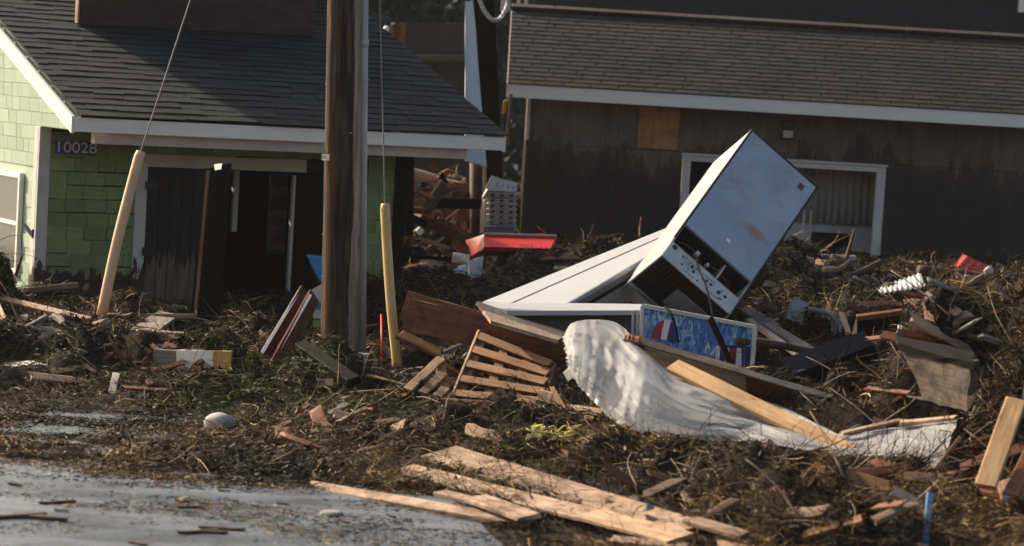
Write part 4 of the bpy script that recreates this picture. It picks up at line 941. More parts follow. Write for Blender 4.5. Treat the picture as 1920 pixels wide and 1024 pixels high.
tube('power_cord', crv([FA+a_1*(HP+.12)+a_2*.3+a_n*.02, P(1307, 492, 21.4), P(1325, 540, 21.0), P(1336, 590, 20.6), P(1342, 640, 20.3)], 8), .009, RUBBER, fr, sides=6)

# ================================================================ white freezer lying under it
fz = thing('freezer', P(1080, 570, 22), 'white chest freezer lying tilted under the upturned fridge', 'freezer')
q0, q1, q2, q3 = P(905, 566, 21.9), P(1248, 428, 24.0), P(1256, 458, 22.9), P(1062, 572, 21.2)
dn = Vector((0, .25, -1)).normalized()
board4('lid', [q0, q1.lerp(q2, 0), q2, q3], .03, METALW, fz, rag=.001)
gm = [q0.lerp(q3, .36), q1.lerp(q2, .40)]
nl = (q1-q0).cross(q3-q0).normalized(); nl = nl if nl.z > 0 else -nl
plank('lid_groove', gm[0]+nl*.004, gm[1]+nl*.004, .02, .008, nl, GREYM, fz, spl=0, warp=0)
board4('lid_edge', [q3+nl*.002, q2+nl*.002, q2+dn*.10, q3+dn*.10], .02, GREYM, fz, rag=.001)
board4('seal', [q3+dn*.102, q2+dn*.102, q2+dn*.14, q3+dn*.14], .015, BLACK, fz, rag=.001)
board4('front', [q3+dn*.142, q2+dn*.142, q2+dn*.75, q3+dn*.75], .02, plain('dull_enamel', (.46, .46, .44), .45, .1, dirt=(.2, .18, .15), dirtamt=.3), fz, rag=.001)
board4('body', [q0+dn*.03, q3+dn*.03, q3+dn*.75, q0+dn*.75], .02, METALW, fz, rag=.001)

# ================================================================ overturned drinks cooler with its sign
dc = thing('drinks_cooler', P(1200, 690, 20.4), 'overturned drinks cooler with a splashed blue sign and white metal top', 'drinks cooler')
board4('metal_top', [P(897, 567, 21.4), P(1203, 570, 20.8), P(1206, 582, 20.5), P(950, 583, 20.6)], .04, METALW, dc, rag=.003)
board4('dark_front', [P(955, 586, 20.75), P(1198, 584, 20.75), P(1198, 720, 20.5), P(1000, 720, 20.5)], .03, plain('dim_cabinet', (.10, .09, .08), .6, .2), dc, rag=.001)
for px in (1187, 1195): plank('upright', P(px, 584, 20.5), P(px-2, 690, 20.4), .022, .03, Vector((0, -1, 0)), GREYM, dc, spl=0)
board4('cabinet_end', [P(1204, 576, 20.75), P(1415, 614, 20.55), P(1409, 730, 20.5), P(1200, 730, 20.7)], .3, GREYM, dc, rag=.001)
s0, s1, s2, s3 = P(1205, 573, 20.40), P(1416, 613, 20.2), P(1409, 716, 20.2), P(1201, 690, 20.4)
sg = board4('sign_panel', [s0, s1, s2, s3], .02, SIGNB, dc, rag=0)
sn = (s1-s0).cross(s3-s0).normalized(); sn = sn if sn.y < 0 else -sn
CREAM = plain('cream_frame', (.60, .58, .53), .5, .1, dirt=(.3, .27, .22), dirtamt=.3)
for a, b in ((s0, s1), (s0, s3), (s1, s2)): plank('sign_frame', a+sn*.012, b+sn*.012, .035, .02, sn, CREAM, dc, spl=0, warp=0)
def sp(px, py, k=.006): return onplane(px, py, s0+sn*k, sn)
def flat(name, pts, mat, k=.006):
    A_ = [sp(x, y, k) for x, y in pts]; n = len(A_); V = A_+[p-sn*.004 for p in A_]
    F = [tuple(range(n)), tuple(reversed(range(n, 2*n)))]+[(j, n+j, n+(j+1) % n, (j+1) % n) for j in range(n)]
    bm = bmesh.new(); m0 = mesh(name, V, F); bm.from_mesh(m0); bpy.data.meshes.remove(m0); return link(name, bm_mesh(name, bm, mat), sg)
PR = plain('print_red', (.32, .02, .03), .4, .1); PW = plain('print_white', (.72, .72, .72), .4, .05); PBL = plain('print_blue', (.02, .035, .16), .4, .1)
flat('emblem_red', [(1221, 634), (1224, 622), (1230, 611), (1238, 603), (1246, 599), (1244, 610), (1241, 622), (1239, 636)], PR)
flat('emblem_white', [(1246, 599), (1252, 599), (1258, 602), (1255, 614), (1252, 626), (1250, 638), (1239, 636), (1241, 622), (1244, 610)], PW)
flat('emblem_blue', [(1258, 602), (1266, 608), (1270, 620), (1270, 634), (1266, 646), (1250, 638), (1252, 626), (1255, 614)], PBL)
flat('letter_field', [(1341, 645), (1408, 650), (1404, 708), (1338, 700)], PBL, .005)
flat('letter_white', [(1342, 648), (1350, 648), (1348, 700), (1340, 699)], PW)
flat('letter_white', [(1360, 652), (1368, 653), (1367, 690), (1358, 688)], PW); flat('letter_red', [(1371, 652), (1381, 653), (1376, 692), (1368, 690)], PR)
flat('letter_white', [(1382, 652), (1390, 653), (1390, 690), (1378, 692)], PW)
tag(tube('black_cable', crv([P(1247, 575, 20.3), P(1258, 588, 20.15), P(1266, 612, 20.1), P(1272, 642, 20.1)], 6), .011, RUBBER, None, sides=6), 'thin black cable hanging over the blue sign', 'cable')
pp('burnt_stick', (1331, 596), (1371, 684), 20.0, 19.8, .055, .04, FRN, W_DARK, 'thick dark stick standing against the blue sign', 'stick', spl=.03)

# ================================================================ fallen panel, knotty pine plank, white plastic sheet
fp = LB(board4('fallen_sheet', [P(1186, 634, 18.55), P(1592, 757, 17.85), P(1582, 792, 18.2), P(1212, 697, 18.85)], .03, wood('orange_brown_face', (.34, .13, .045), .45), rag=.006), 'long fallen board with a broken end and brown face behind the pine plank', 'board')
board4('tan_lining', [P(1190, 638, 18.5), P(1395, 699, 18.14), P(1400, 738, 18.42), P(1213, 695, 18.76)], .012, wood('tan_underside', (.56, .44, .32), .7), fp, rag=.008)
plank('top_edge', P(1182, 635, 18.52), P(1594, 757, 17.82), .05, .025, Vector((0, -.8, .6)), W_GREY, fp, spl=.01)
for k in range(9):
    y = 634+k*7; plank('broken_edge', P(1176+random.uniform(-4, 4)+k*2.5, y, 18.5+k*.03), P(1198+k*3, y+5, 18.45+k*.03), .05, .05, Vector((0, -1, .3)), W_BROWN if k % 2 else W_CRATE, fp, spl=.03, warp=.15)
pp('pine_plank', (1262, 686), (1592, 848), 18.15, 16.95, .135, .045, (.1, -1, .9), W_PINE, 'bright knotty pine plank lying across the white plastic', spl=.01)
def sheet(net, nu, nv, mat, name, wr=.02, rag=.03):
    """smooth cloth through rows of control points"""
    R_ = [crv(r, nu) for r in net]; C_ = list(zip(*R_)); G_ = [crv(list(c), nv) for c in C_]
    g = np.array([[tuple(p) for p in col] for col in G_]); m, n = g.shape[:2]
    i, j = np.meshgrid(np.arange(m), np.arange(n), indexing='ij')
    ii = i/m; jj = j/n
    left = np.clip((.42-ii)*5, 0, 1)
    q = jj*3.2-ii*2.2+1.8*fbm(ii*4, jj*2, 3, 41); fr_ = np.abs(np.mod(q, 1)-.5)*2; long_ = (1-fr_)**1.5      # long folds down the slope
    q2 = ii*26+jj*2.5+2.6*fbm(ii*7, jj*3, 3, 17); hang = (1-np.abs(np.mod(q2, 1)-.5)*2)**1.7                     # hanging creases of the bundle
    q3 = ii*9-jj*7+2*fbm(ii*8+3, jj*6, 2, 5); cross = (1-np.abs(np.mod(q3, 1)-.5)*2)**4
    off = long_*wr*1.6*(1-left*.6) + hang*wr*.75*left*(.35+jj) + cross*wr*.5 + (fbm(ii*10, jj*7, 2, 13)-.5)*wr*.8
    g[..., 1] -= off; g[..., 2] += off*.25
    g[:, -1, 2] += (fbm(np.arange(m)*.5, np.zeros(m), 3, 5)-.5)*rag*2; g[0, :, 0] += (fbm(np.arange(n)*.7, np.zeros(n), 3, 6)-.5)*rag*2
    return np_mesh(name, g.reshape(-1, 3), np.array([[a*n+b, a*n+b+1, (a+1)*n+b+1, (a+1)*n+b] for a in range(m-1) for b in range(n-1)]), [mat], None, True)
tt = [(1056,632),(1072,607),(1110,601),(1155,607),(1195,640),(1250,692),(1340,716),(1420,748),(1500,778),(1580,816),(1650,801),(1720,791),(1795,786)]
bb = [(1066,692),(1088,728),(1125,765),(1170,803),(1215,810),(1290,824),(1360,832),(1420,828),(1475,840),(1590,853),(1660,856),(1715,862),(1757,884)]
yt = [18.9,18.9,19.1,19.0,18.7,18.4,18.25,18.1,17.9,17.5,17.5,17.4,17.2]
yb = [18.4,18.2,18.05,17.75,17.6,17.4,17.2,17.15,16.95,16.65,16.6,16.5,16.1]
net = []
for s, bul in ((0, 0), (.2, .42), (.5, .6), (.78, .36), (1, 0)):
    row = []
    for k in range(13):
        px = tt[k][0]*(1-s)+bb[k][0]*s; py = tt[k][1]*(1-s)+bb[k][1]*s; Y = yt[k]*(1-s)+yb[k]*s
        amp = bul*(1 if k < 5 else .55 if k < 7 else .08 if k < 10 else .2)
        row.append(P(px, py, Y-amp*.8+(.10*math.sin(k*1.9+s*4) if k > 4 else .06*math.sin(k*2.4+s*3))))
    net.append(row)
for k in range(12): carve(P(*bb[k], yb[k]), P(*bb[k+1], yb[k+1]), .12, .03); carve(P((tt[k][0]+bb[k][0])/2, (tt[k][1]+bb[k][1])/2, (yt[k]+yb[k])/2), P((tt[k+1][0]+bb[k+1][0])/2, (tt[k+1][1]+bb[k+1][1])/2, (yt[k+1]+yb[k+1])/2), .3, .1)
tag(link('plastic_sheet', sheet(net, 14, 16, TARP, 'plastic_sheet', .055)), 'torn white translucent plastic sheet draped over the fallen boards', 'plastic sheet')
pp('thin_board', (1580, 812), (1690, 788), 17.35, 17.3, .05, .02, UPN, W_FRESH, 'thin pine board along the top of the white plastic, left piece', spl=.04)
pp('thin_board', (1690, 793), (1798, 783), 17.25, 17.0, .07, .025, UPN, W_FRESH, 'thin pine board along the top of the white plastic, right piece', spl=.04)
tag(plank('white_tag', P(1062, 693, 18.3), P(1072, 710, 18.25), .07, .004, Vector((0, -1, .2)), WHITE, None), 'small white square hanging at the left end of the plastic', 'scrap')

def rock(name, px, py, w, h, mat, label, seed, lift=0):
    p = HIT(px, py); bm = bmesh.new(); bmesh.ops.create_icosphere(bm, subdivisions=3, radius=1); r = random.Random(seed)
    ks = [Vector((r.gauss(0, 1), r.gauss(0, 1), r.gauss(0, 1))).normalized() for _ in range(9)]
    for v in bm.verts:
        c = v.co.copy()
        for q in ks:
            t = c.dot(q)-.72
            if t > 0: c -= q*t*.8
        v.co = Vector((c.x*w/2, c.y*w*.4, c.z*h/2))
    return tag(link(name, bm_mesh(name, bm, mat, True), None, Matrix.Translation(p+Vector((0, .05, lift))) @ Matrix.Rotation(r.uniform(-.3, .3), 4, 'Y')), label, 'stone')
rock('boulder', 411, 806, .25, .17, STONE, 'pale rounded stone with a muddy underside on the left weed', 4, .04)
rock('stone', 1505, 838, .2, .11, plain('dark_stone', (.05, .045, .042), .6), 'dark smooth stone at the foot of the pine plank', 6)
rock('stone', 620, 968, .17, .07, GREYST, 'low grey-brown stone at the puddle edge below the pine boards', 8)
rock('stone', 1852, 548, .1, .1, STONE, 'small pale round stone in the heap below the red crate', 9, .2)

# ================================================================ middle distance: tub, totes, timber
tb = thing('red_tub', P(960, 470, 29.5), 'red painted tub with sloping ends and scraped rim', 'tub')
Yq = 29.5; a, b, c_, d_ = P(907, 440, Yq+.1), P(1044, 444, Yq+.1), P(1030, 469, Yq-.25), P(908, 466, Yq-.25)
e_, f_ = P(874, 450, Yq+.5), P(886, 479, Yq+.35)
board4('long_side', [a, b, c_, d_], .03, RED, tb, rag=.004); board4('end', [e_, a, d_, f_], .03, plain('dark_red_paint', (.30, .03, .025), .5, .2, dirt=(.2, .12, .08), dirtamt=.35), tb, rag=.004)
plank('rim', a+Vector((0, -.02, .01)), b+Vector((0, -.02, .01)), .03, .03, Vector((0, 0, 1)), plain('scraped_rim', (.42, .30, .24), .6), tb, spl=.004)
board4('bottom', [d_, c_, P(1010, 480, Yq+.5), f_], .02, DARKIN, tb); board4('far_side', [e_, P(1020, 437, Yq+.6), P(1012, 470, Yq+.5), f_], .03, RED, tb)
for k in range(7):
    y = 426-k*10.2; t = thing('tote', P(939, y+5, 31), ['lowest', 'second lowest', 'third lowest', 'middle', 'third highest', 'second highest', 'topmost level'][k]+' pale plastic tote in the stack behind the red tub', 'tote', 'pale stacked totes')
    L_, Rr = P(911+k*.25, y, 31), P(968+k*.35, y+2, 31); m = (L_+Rr)/2; w = (Rr-L_).length; hh = .062
    box('body', m, Rr-L_, Vector((0, 0, 1)), (w*.93, .26, hh*.82), TOTE, t, .006)
    box('rim', m+Vector((0, -.004, hh*.42)), Rr-L_, Vector((0, 0, 1)), (w, .29, .012), TOTE, t, .003)
    for q in (-.3, 0, .3): box('handle_slot', m+(Rr-L_)*q+Vector((0, -.131, 0)), Rr-L_, Vector((0, 0, 1)), (w*.13, .006, .026), BLACK, t, .002)
t = thing('tote', P(939, 350, 30.9), 'tilted pale plastic tote lying on top of the tote stack', 'tote', 'pale stacked totes')
L_, Rr = P(914, 345, 30.9), P(969, 355, 30.9); m = (L_+Rr)/2
board4('side', [P(925, 331, 30.9), P(971, 343, 31), P(968, 360, 30.9), P(914, 357, 30.8)], .26, TOTE, t)
for k in range(4): box('slot', P(932+k*10, 345+k*2, 30.75), Rr-L_, Vector((0, 0, 1)), (.03, .01, .05), GREYM, t)
plank('rim', P(912, 354, 30.75), P(924, 330, 30.75), .03, .03, Vector((0, -1, 0)), TOTE, t, spl=0)
t = thing('tote', P(939, 437, 30.9), 'blue-grey plastic tote at the bottom of the tote stack', 'tote')
box('body', P(938.5, 431, 30.9), Vector((1, 0, 0)), Vector((0, 0, 1)), (.36, .3, .085), BLUEP, t, .008); box('rim', P(938.5, 424.5, 30.9), Vector((1, 0, 0)), Vector((0, 0, 1)), (.39, .33, .014), BLUEP, t, .004)
tag(tube('piling', [P(893, 490, 32), P(892, 295, 32)], [.085, .08], wood('old_piling', (.16, .105, .065), .4, stretch=(22, 22, 1.2)), None, sides=14, jit=.03), 'round dark piling under the right end of the cottage beam', 'piling')
tag(plank('stud', P(910, 425, 31.3), P(908, 300, 31.3), .05, .05, Vector((0, -1, 0)), W_TAN), 'slim tan stud left of the tote stack', 'stud')
tag(plank('white_stud', P(904.5, 437, 31.2), P(904.5, 376, 31.2), .055, .03, Vector((0, -1, 0)), WHITE), 'short white upright board left of the tote stack', 'board')
tag(plank('dark_post', P(766, 440, 31), P(768, 288, 31), .12, .12, Vector((0, -1, 0)), W_DARK), 'dark square post under the cottage beam before the pale trunk', 'post')
tag(plank('dark_post', P(750, 400, 31.5), P(752, 288, 31.5), .05, .05, Vector((0, -1, 0)), W_GREY), 'slim grey post left of the dark square post under the beam', 'post')
tag(tube('fallen_log', crv([P(730, 312, 34), P(775, 326, 34), P(830, 342, 34), P(886, 356, 34)], 5), [.09]*5+[.085]*5+[.07]*6, W_PALE, None, sides=14, jit=.03), 'smooth pale fallen trunk in the gap behind the cottage', 'trunk')
tag(tube('fallen_log', crv([P(842, 351, 33.6), P(860, 352, 33.6), P(884, 358, 33.6)], 5), .05, W_PALE, None, sides=12, jit=.05), 'short white-ended log against the round piling', 'log')
for k, (a, b, Y, w, m_, lab) in enumerate([((738, 469), (771, 430), 31.5, .1, W_BROWN, 'brown board leaning right in the gap, lower left'), ((836, 440), (874, 424), 31.8, .12, W_BROWN, 'brown board piece below the dark box in the gap'),
   ((748, 366), (800, 392), 33, .04, W_CRATE, 'thin orange-brown stick slanting down in the gap'), ((795, 376), (852, 370), 33.5, .06, W_DARK, 'dark ribbed board in the gap, upper'), ((800, 388), (852, 392), 33.4, .06, W_DARK, 'dark ribbed board in the gap, lower'),
   ((820, 424), (868, 386), 32, .018, W_PALE, 'thin pale pole slanting up right in the gap'), ((757, 353), (783, 353), 33, .03, ORANGE, 'small orange pipe behind the dark square post'), ((810, 399), (862, 400), 33.1, .05, W_LOG, 'dark split log in the gap below the ribbed boards'),
   ((790, 450), (840, 465), 31, .05, W_DRIFT, 'brown driftwood board low in the gap'), ((737, 362), (757, 372), 32.5, .09, W_CRATE, 'small tan board left of the orange pipe'), ((770, 480), (905, 492), 30, .05, W_DARK, 'long dark plank behind the white roller'),
   ((740, 434), (746, 448), 31.2, .1, W_TAN, 'tan block beside the yellow guard in the gap'), ((1044, 459), (1125, 469), 31, .1, W_BROWN, 'long brown beam right of the red tub'), ((1100, 465), (1140, 440), 31, .03, W_LOG, 'dark bent stick right of the brown beam')]):
    tag(plank('timber', P(*a, Y), P(*b, Y-.1), w, w*.55, Vector((0, -1, .4)), m_, None, spl=.03), lab, 'timber')
tag(board4('dark_box', [P(856, 367, 33), P(886, 361, 33.2), P(886, 430, 33.2), P(856, 432, 33)], .3, W_DARK), 'dark upright box standing behind the round piling', 'box')
tag(tube('curved_branch', crv([P(822, 335, 33.8), P(830, 325, 33.8), P(842, 320, 33.8), P(853, 323, 33.8)], 5), [.03]*6+[.024]*5+[.014]*5, wood('orange_bark', (.36, .13, .06), .5), None, sides=8, jit=.1), 'bent orange branch above the pale fallen trunk', 'branch')
V = []
for i in range(9):
    for j in range(7):
        s, q = i/8, j/6; p = P(736+62*s, 402-14*math.sin(s*2.2)+(1-s)*4, 32).lerp(P(738+60*s*.95, 412, 31.6), q); p.y += .18*math.sin(q*3.14); V.append(p)
o = link('rusty_sheet', mesh('rusty_sheet', V, [(i*7+j, i*7+j+1, (i+1)*7+j+1, (i+1)*7+j) for i in range(8) for j in range(6)], plain('rusty_brown', (.20, .12, .08), .6, .3), True)); o.modifiers.new('s', 'SOLIDIFY').thickness = .012
tag(o, 'curved brown sheet lying in the gap right of the yellow guard', 'sheet')
tag(link('red_scrap', boxme('red_scrap', .12, .08, .06, RED, .02), None, Matrix.Translation(P(760, 427, 31.4)) @ Matrix.Rotation(.5, 4, 'Y')), 'small red plastic scrap in the gap debris', 'scrap')
tag(link('white_scrap', boxme('white_scrap', .1, .08, .09, WHITE, .02), None, Matrix.Translation(P(787, 433, 31.3)) @ Matrix.Rotation(.7, 4, 'Y')), 'small white crumpled scrap in the gap debris', 'scrap')
rl = thing('white_roller', P(840, 535, 29), 'weed-tangled white machine frame with a roller left of the red tub', 'machine')
tube('roller', [P(800, 525, 28.8), P(875, 507, 28.9)], [.07, .075], FISHW, rl, sides=16); plank('rail', P(793, 532, 28.7), P(872, 517, 28.75), .05, .04, Vector((0, -1, .2)), FISHW, rl, spl=0)
board4('side_plate', [P(878, 489, 29), P(907, 480, 29.3), P(902, 530, 29.1), P(885, 535, 28.9)], .03, FISHW, rl); plank('leg', P(811, 526, 28.7), P(806, 556, 28.6), .05, .04, Vector((0, -1, 0)), FISHW, rl, spl=0)
tube('pipe', [P(848, 482, 29.4), P(880, 487, 29.4)], .06, FISHW, rl, sides=12)
cb = thing('clear_box', P(810, 510, 29.2), 'empty clear-sided box frame behind the white roller', 'box')
for a, b in (((777, 510), (782, 497)), ((782, 497), (845, 499)), ((845, 499), (846, 510)), ((777, 510), (846, 510))): plank('frame', P(*a, 29.2), P(*b, 29.2), .022, .02, Vector((0, -1, 0)), GREYM, cb, spl=0)
# right middle distance
cr = thing('red_crate', P(1830, 510, 27), 'red plastic crate tilted on the logs before the dark wall', 'crate')
k0, k1, k2, k3 = P(1814, 481, 27.2), P(1862, 504, 27.2), P(1846, 524, 26.8), P(1797, 501, 26.8)
for s in (.08, .38, .68, .95): plank('side_bar', k0.lerp(k3, s), k1.lerp(k2, s), .035, .015, Vector((0, -1, .3)), REDP, cr, spl=0)
for s in (.02, .25, .5, .75, .98): plank('upright', k0.lerp(k1, s), k3.lerp(k2, s), .03, .013, Vector((0, -1, .3)), REDP, cr, spl=0)
board4('back', [k0+Vector((0, .25, .02)), k1+Vector((0, .25, 0)), k2+Vector((0, .25, 0)), k3+Vector((0, .25, 0))], .01, REDP, cr); board4('bottom', [k3, k2, k2+Vector((0, .25, 0)), k3+Vector((0, .25, 0))], .01, REDP, cr); board4('end', [k0, k3, k3+Vector((0, .25, 0)), k0+Vector((0, .25, 0))], .01, REDP, cr)
carve(P(1640, 551, 24.5), P(1735, 543, 24.5), .45, .1); carve(P(1800, 520, 26.8), P(1850, 524, 26.8), .2, .1)
V = []; c0_, c1_, c2_, c3_ = P(1637, 545, 26), P(1702, 517, 26.6), P(1731, 515, 26.2), P(1728, 532, 25.6)
for i in range(41):
    s = i/40; a = P(1642, 540, 25.2).lerp(P(1726, 511, 25.6), s); b = P(1640, 553, 24.2).lerp(P(1736, 538, 24.2), s); of = Vector((0, -.004, .010*math.sin(i*1.55))); V += [a+of, b+of]
o = link('corrugated_scrap', mesh('corrugated_scrap', V, [(2*i, 2*i+1, 2*i+3, 2*i+2) for i in range(40)], METALW, True)); o.modifiers.new('s', 'SOLIDIFY').thickness = .005
tag(o, 'white corrugated sheet lying on the heap below the window', 'sheet')
def log(pts, Y, r0, r1, mat, label, cat='log', name='log', jit=.12):
    ps = crv([P(x, y, Y+(q*.1)) for q, (x, y) in enumerate(pts)], 5); n = len(ps)
    return tag(tube(name, ps, [r0+(r1-r0)*k/(n-1) for k in range(n)], mat, None, sides=10, jit=jit), label, cat)
for a_, b_ in (((1722, 512), (1908, 530)), ((1660, 548), (1738, 546)), ((1584, 526), (1652, 496)), ((1800, 552), (1862, 512))): carve(P(*a_, 26), P(*b_, 26), .1, .06)
log([(1722, 508), (1790, 514), (1850, 520), (1908, 526)], 26.5, .07, .03, W_LOG, 'long log lying under the red crate')
log([(1660, 543), (1700, 545), (1738, 541)], 25, .075, .08, W_LOG, 'short thick log below the white corrugated sheet')
log([(1800, 548), (1828, 528), (1862, 508)], 24, .045, .03, W_DRIFT, 'bent brown branch rising right before the red crate', 'branch', 'branch')
log([(1795, 530), (1810, 519), (1828, 521), (1840, 531)], 24.5, .022, .016, W_PALE, 'pale looping twig before the red crate', 'twig', 'twig')
log([(1584, 522), (1620, 508), (1652, 491)], 26.5, .045, .035, W_LOG, 'broken log pointing up at the window right jamb')
log([(1545, 507), (1575, 503), (1595, 487)], 26, .04, .02, W_DRIFT, 'brown branch rising inside the window opening', 'branch', 'branch')
log([(1584, 497), (1594, 460), (1602, 430)], 28, .03, .012, W_LOG, 'thin upright branch standing in the window opening', 'branch', 'branch')
log([(1600, 520), (1650, 540)], 25.5, .018, .012, W_PALE, 'thin pale stick below the window right jamb', 'stick', 'stick')
log([(1735, 535), (1744, 548), (1750, 562), (1742, 574)], 23.5, .02, .012, W_PALE, 'pale crooked root hanging beside the short thick log', 'root', 'root')
log([(1380, 640), (1450, 645), (1520, 660), (1570, 676)], 20.2, .035, .03, W_LOG, 'long dark bent branch crossing below the rails', 'branch', 'branch')
log([(1120, 470), (1140, 448), (1160, 440), (1172, 450)], 30, .02, .012, W_LOG, 'dark looping branch left of the freezer top', 'branch', 'branch')
log([(1200, 445), (1200, 425), (1202, 408)], 31, .02, .008, wood('rust_stick', (.28, .1, .04), .5), 'short rust-coloured stick upright before the dark wall', 'stick', 'stick')
LB(board4('rust_block', [P(1695, 562, 23.5), P(1722, 556, 23.6), P(1730, 574, 23.3), P(1700, 578, 23.2)], .1, plain('rusty_grey', (.25, .18, .15), .7, .3, dirt=(.3, .1, .04), dirtamt=.4)), 'small rusty grey block below the short thick log', 'block')
tr_ = thing('trestle', P(1560, 500, 28.3), 'white trestle frame inside the window opening with a red strap', 'trestle')
plank('top_bar', P(1490, 477, 28.3), P(1605, 484, 28.3), .05, .05, Vector((0, -1, 0)), METALW, tr_, spl=0); plank('leg', P(1560, 482, 28.3), P(1545, 505, 28.3), .045, .03, Vector((0, -1, 0)), METALW, tr_, spl=0); plank('leg', P(1565, 482, 28.3), P(1572, 505, 28.3), .045, .03, Vector((0, -1, 0)), METALW, tr_, spl=0)
plank('strap', P(1565, 477, 28.2), P(1571, 500, 28.2), .05, .01, Vector((0, -1, 0)), RED, tr_, spl=0)
pp('white_batten', (1524, 490), (1480, 485), 28, 28, .1, .02, FRN, METALW, 'white panel piece on the heap by the fridge right edge', 'panel')
# lime-coloured tangle
lt = thing('rope_tangle', HIT(1040, 838), 'lime yellow rope tangle on the weed in the centre foreground', 'rope')
o_ = HIT(1040, 838)+Vector((0, -.03, .05))
for k in range(26):
    c = o_+Vector((random.uniform(-.17, .17), random.uniform(-.1, .1), random.uniform(.02, .07)))
    tube('loop', crv([c+Vector((random.uniform(-.09, .09), random.uniform(-.06, .06), random.uniform(-.03, .05))) for _ in range(4)], 4), .0045, LIME, lt, sides=5)
tube('loop', crv([P(1052, 838, o_.y-.05), P(1056, 818, o_.y), P(1072, 810, o_.y), P(1084, 824, o_.y), P(1080, 842, o_.y)], 6), .006, LIME, lt, sides=6)

# wreckage packed into the gap behind the cottage
GM = [W_BROWN, W_DARK, W_LOG, W_LOG, W_CRATE, W_RED, W_DARK]
for k in range(64):
    Y = random.uniform(31.2, 35); c = P(random.uniform(742, 880), random.uniform(345, 480) if Y < 33 else random.uniform(335, 420), Y); L = random.uniform(.2, .8); a = random.gauss(0, .5)
    x = Vector((math.cos(a), random.uniform(-.4, .4), math.sin(a)*random.choice((1, 1, 2))))
    tag(plank('broken_board', c-x.normalized()*L/2, c+x.normalized()*L/2, random.uniform(.04, .16), random.uniform(.02, .06), Vector((random.uniform(-.5, .5), -1, random.uniform(0, .8))), random.choice(GM), None, spl=.03, seg=3), 'broken board jammed in the wreckage between cottage and dark building', 'board', 'wreckage boards in the gap')
# ================================================================ loose driftwood pieces, twigs, sticks
def on_heap(px0, px1, py0, py1): return HIT(random.uniform(px0, px1), random.uniform(py0, py1))
ZONES = [(0, 500, 600, 735, 'left weed bank before the cottage', 56), (500, 1000, 700, 860, 'weed bank between the pole and the pine boards', 40), (1080, 1720, 850, 1010, 'weed below the white plastic sheet', 34),
         (1560, 1920, 560, 760, 'tall weed heap at the right', 50), (1440, 1920, 495, 600, 'heap before the dark plywood wall', 56), (740, 900, 400, 520, 'debris in the gap behind the cottage', 56), (900, 1180, 455, 540, 'weed behind the white freezer', 16), (1600, 1920, 760, 1020, 'right foreground weed', 28)]
PM = [W_DRIFT, W_CRATE, W_BROWN, W_TAN, W_LOG, W_GREY, W_BROWN, W_RED]
PMESH = [plankme('driftwood_piece', 1, 1, 1, m, seg=3, warp=.12, spl=.12) for m in PM]
TM = []
for k in range(8):
    pts = [Vector((0, 0, 0))]
    d = Vector((1, 0, .1))
    for i in range(5): d = (d+Vector((random.uniform(-.1, .1), random.uniform(-.26, .26), random.uniform(-.24, .24)))).normalized(); pts.append(pts[-1]+d*.2)
    me = tubeme('twig', pts, [.014, .013, .0115, .010, .008, .003], [W_DRIFT, W_PALE, W_LOG, W_DRIFT][k % 4], sides=5, jit=.15); TM.append(me)
for x0, x1, y0, y1, where, n in ZONES:
    for k in range(n):
        p = on_heap(x0, x1, y0, y1); far = p.y/20
        q = p+Vector((0, 0, .02))
        ang = random.uniform(0, math.pi); tilt = random.gauss(0, .28)
        x = Vector((math.cos(ang), math.sin(ang)*.8, tilt))
        if k % 3:
            L = random.uniform(.12, .6)**1.1; o = link('driftwood_piece', random.choice(PMESH), None, axesM(q, x, Vector((random.uniform(-.5, .5), -.6, 1))) @ Matrix.Diagonal((L, random.uniform(.025, .11), random.uniform(.01, .04), 1)))
            tag(o, 'loose broken wood piece on the '+where, 'wood piece', 'loose wood on the '+where)
        else:
            L = random.uniform(.25, .6); o = link('twig', random.choice(TM), None, axesM(q-x.normalized()*.05, x+Vector((0, 0, random.uniform(-.1, .7))), Vector((random.uniform(-1, 1), -.6, 1))) @ Matrix.Diagonal((L, L, L, 1)))
            tag(o, 'thin bare twig poking out of the '+where, 'twig', 'twigs on the '+where)
pp('stick', (1241, 918), (1312, 856), 16.1, 16.6, .02, .015, FRN, W_PALE, 'straight pale stick slanting up right in the centre foreground', 'stick')
pp('stick', (1504, 884), (1508, 928), 16.2, 16.0, .022, .02, FRN, W_PALE, 'short upright pale stick in the right foreground weed', 'stick')
pp('stick', (1132, 884), (1176, 876), 16.3, 16.4, .03, .025, FRN, W_TAN, 'short tan chip lying left of the straight pale stick', 'chip')
pp('stick', (1620, 905), (1662, 856), 15.9, 16.3, .016, .014, FRN, W_TAN, 'straight tan stick below the right end of the white plastic', 'stick')
pp('stick', (1752, 880), (1800, 820), 15.6, 15.9, .018, .016, FRN, W_DRIFT, 'straight brown stick at the right end of the white plastic', 'stick')
pp('stick', (1640, 1010), (1760, 905), 14.2, 15.2, .03, .025, FRN, W_TAN, 'long tan stick slanting up beside the blue stake', 'stick')
# sticks and bits on the wet road
for k in range(40):
    p = G(random.uniform(-10, 560), random.uniform(905, 1022), .008)
    if p.x > G(600, 1000).x and p.y < 15.5: continue
    L = random.choice((.05, .07, .1, .14, .2, .3))*random.uniform(.8, 1.2); a = random.gauss(0, .45)
    o = link('road_stick', TM[random.choice((2, 6, 0, 4))] if k % 3 else PMESH[4], None, axesM(p, Vector((math.cos(a), math.sin(a), 0)), Vector((0, 0, 1))) @ Matrix.Diagonal((L, L*(.7 if k % 3 else .16), L*(.5 if k % 3 else .1), 1)))
    tag(o, 'small dark stick lying on the wet road', 'stick', 'sticks on the wet road')

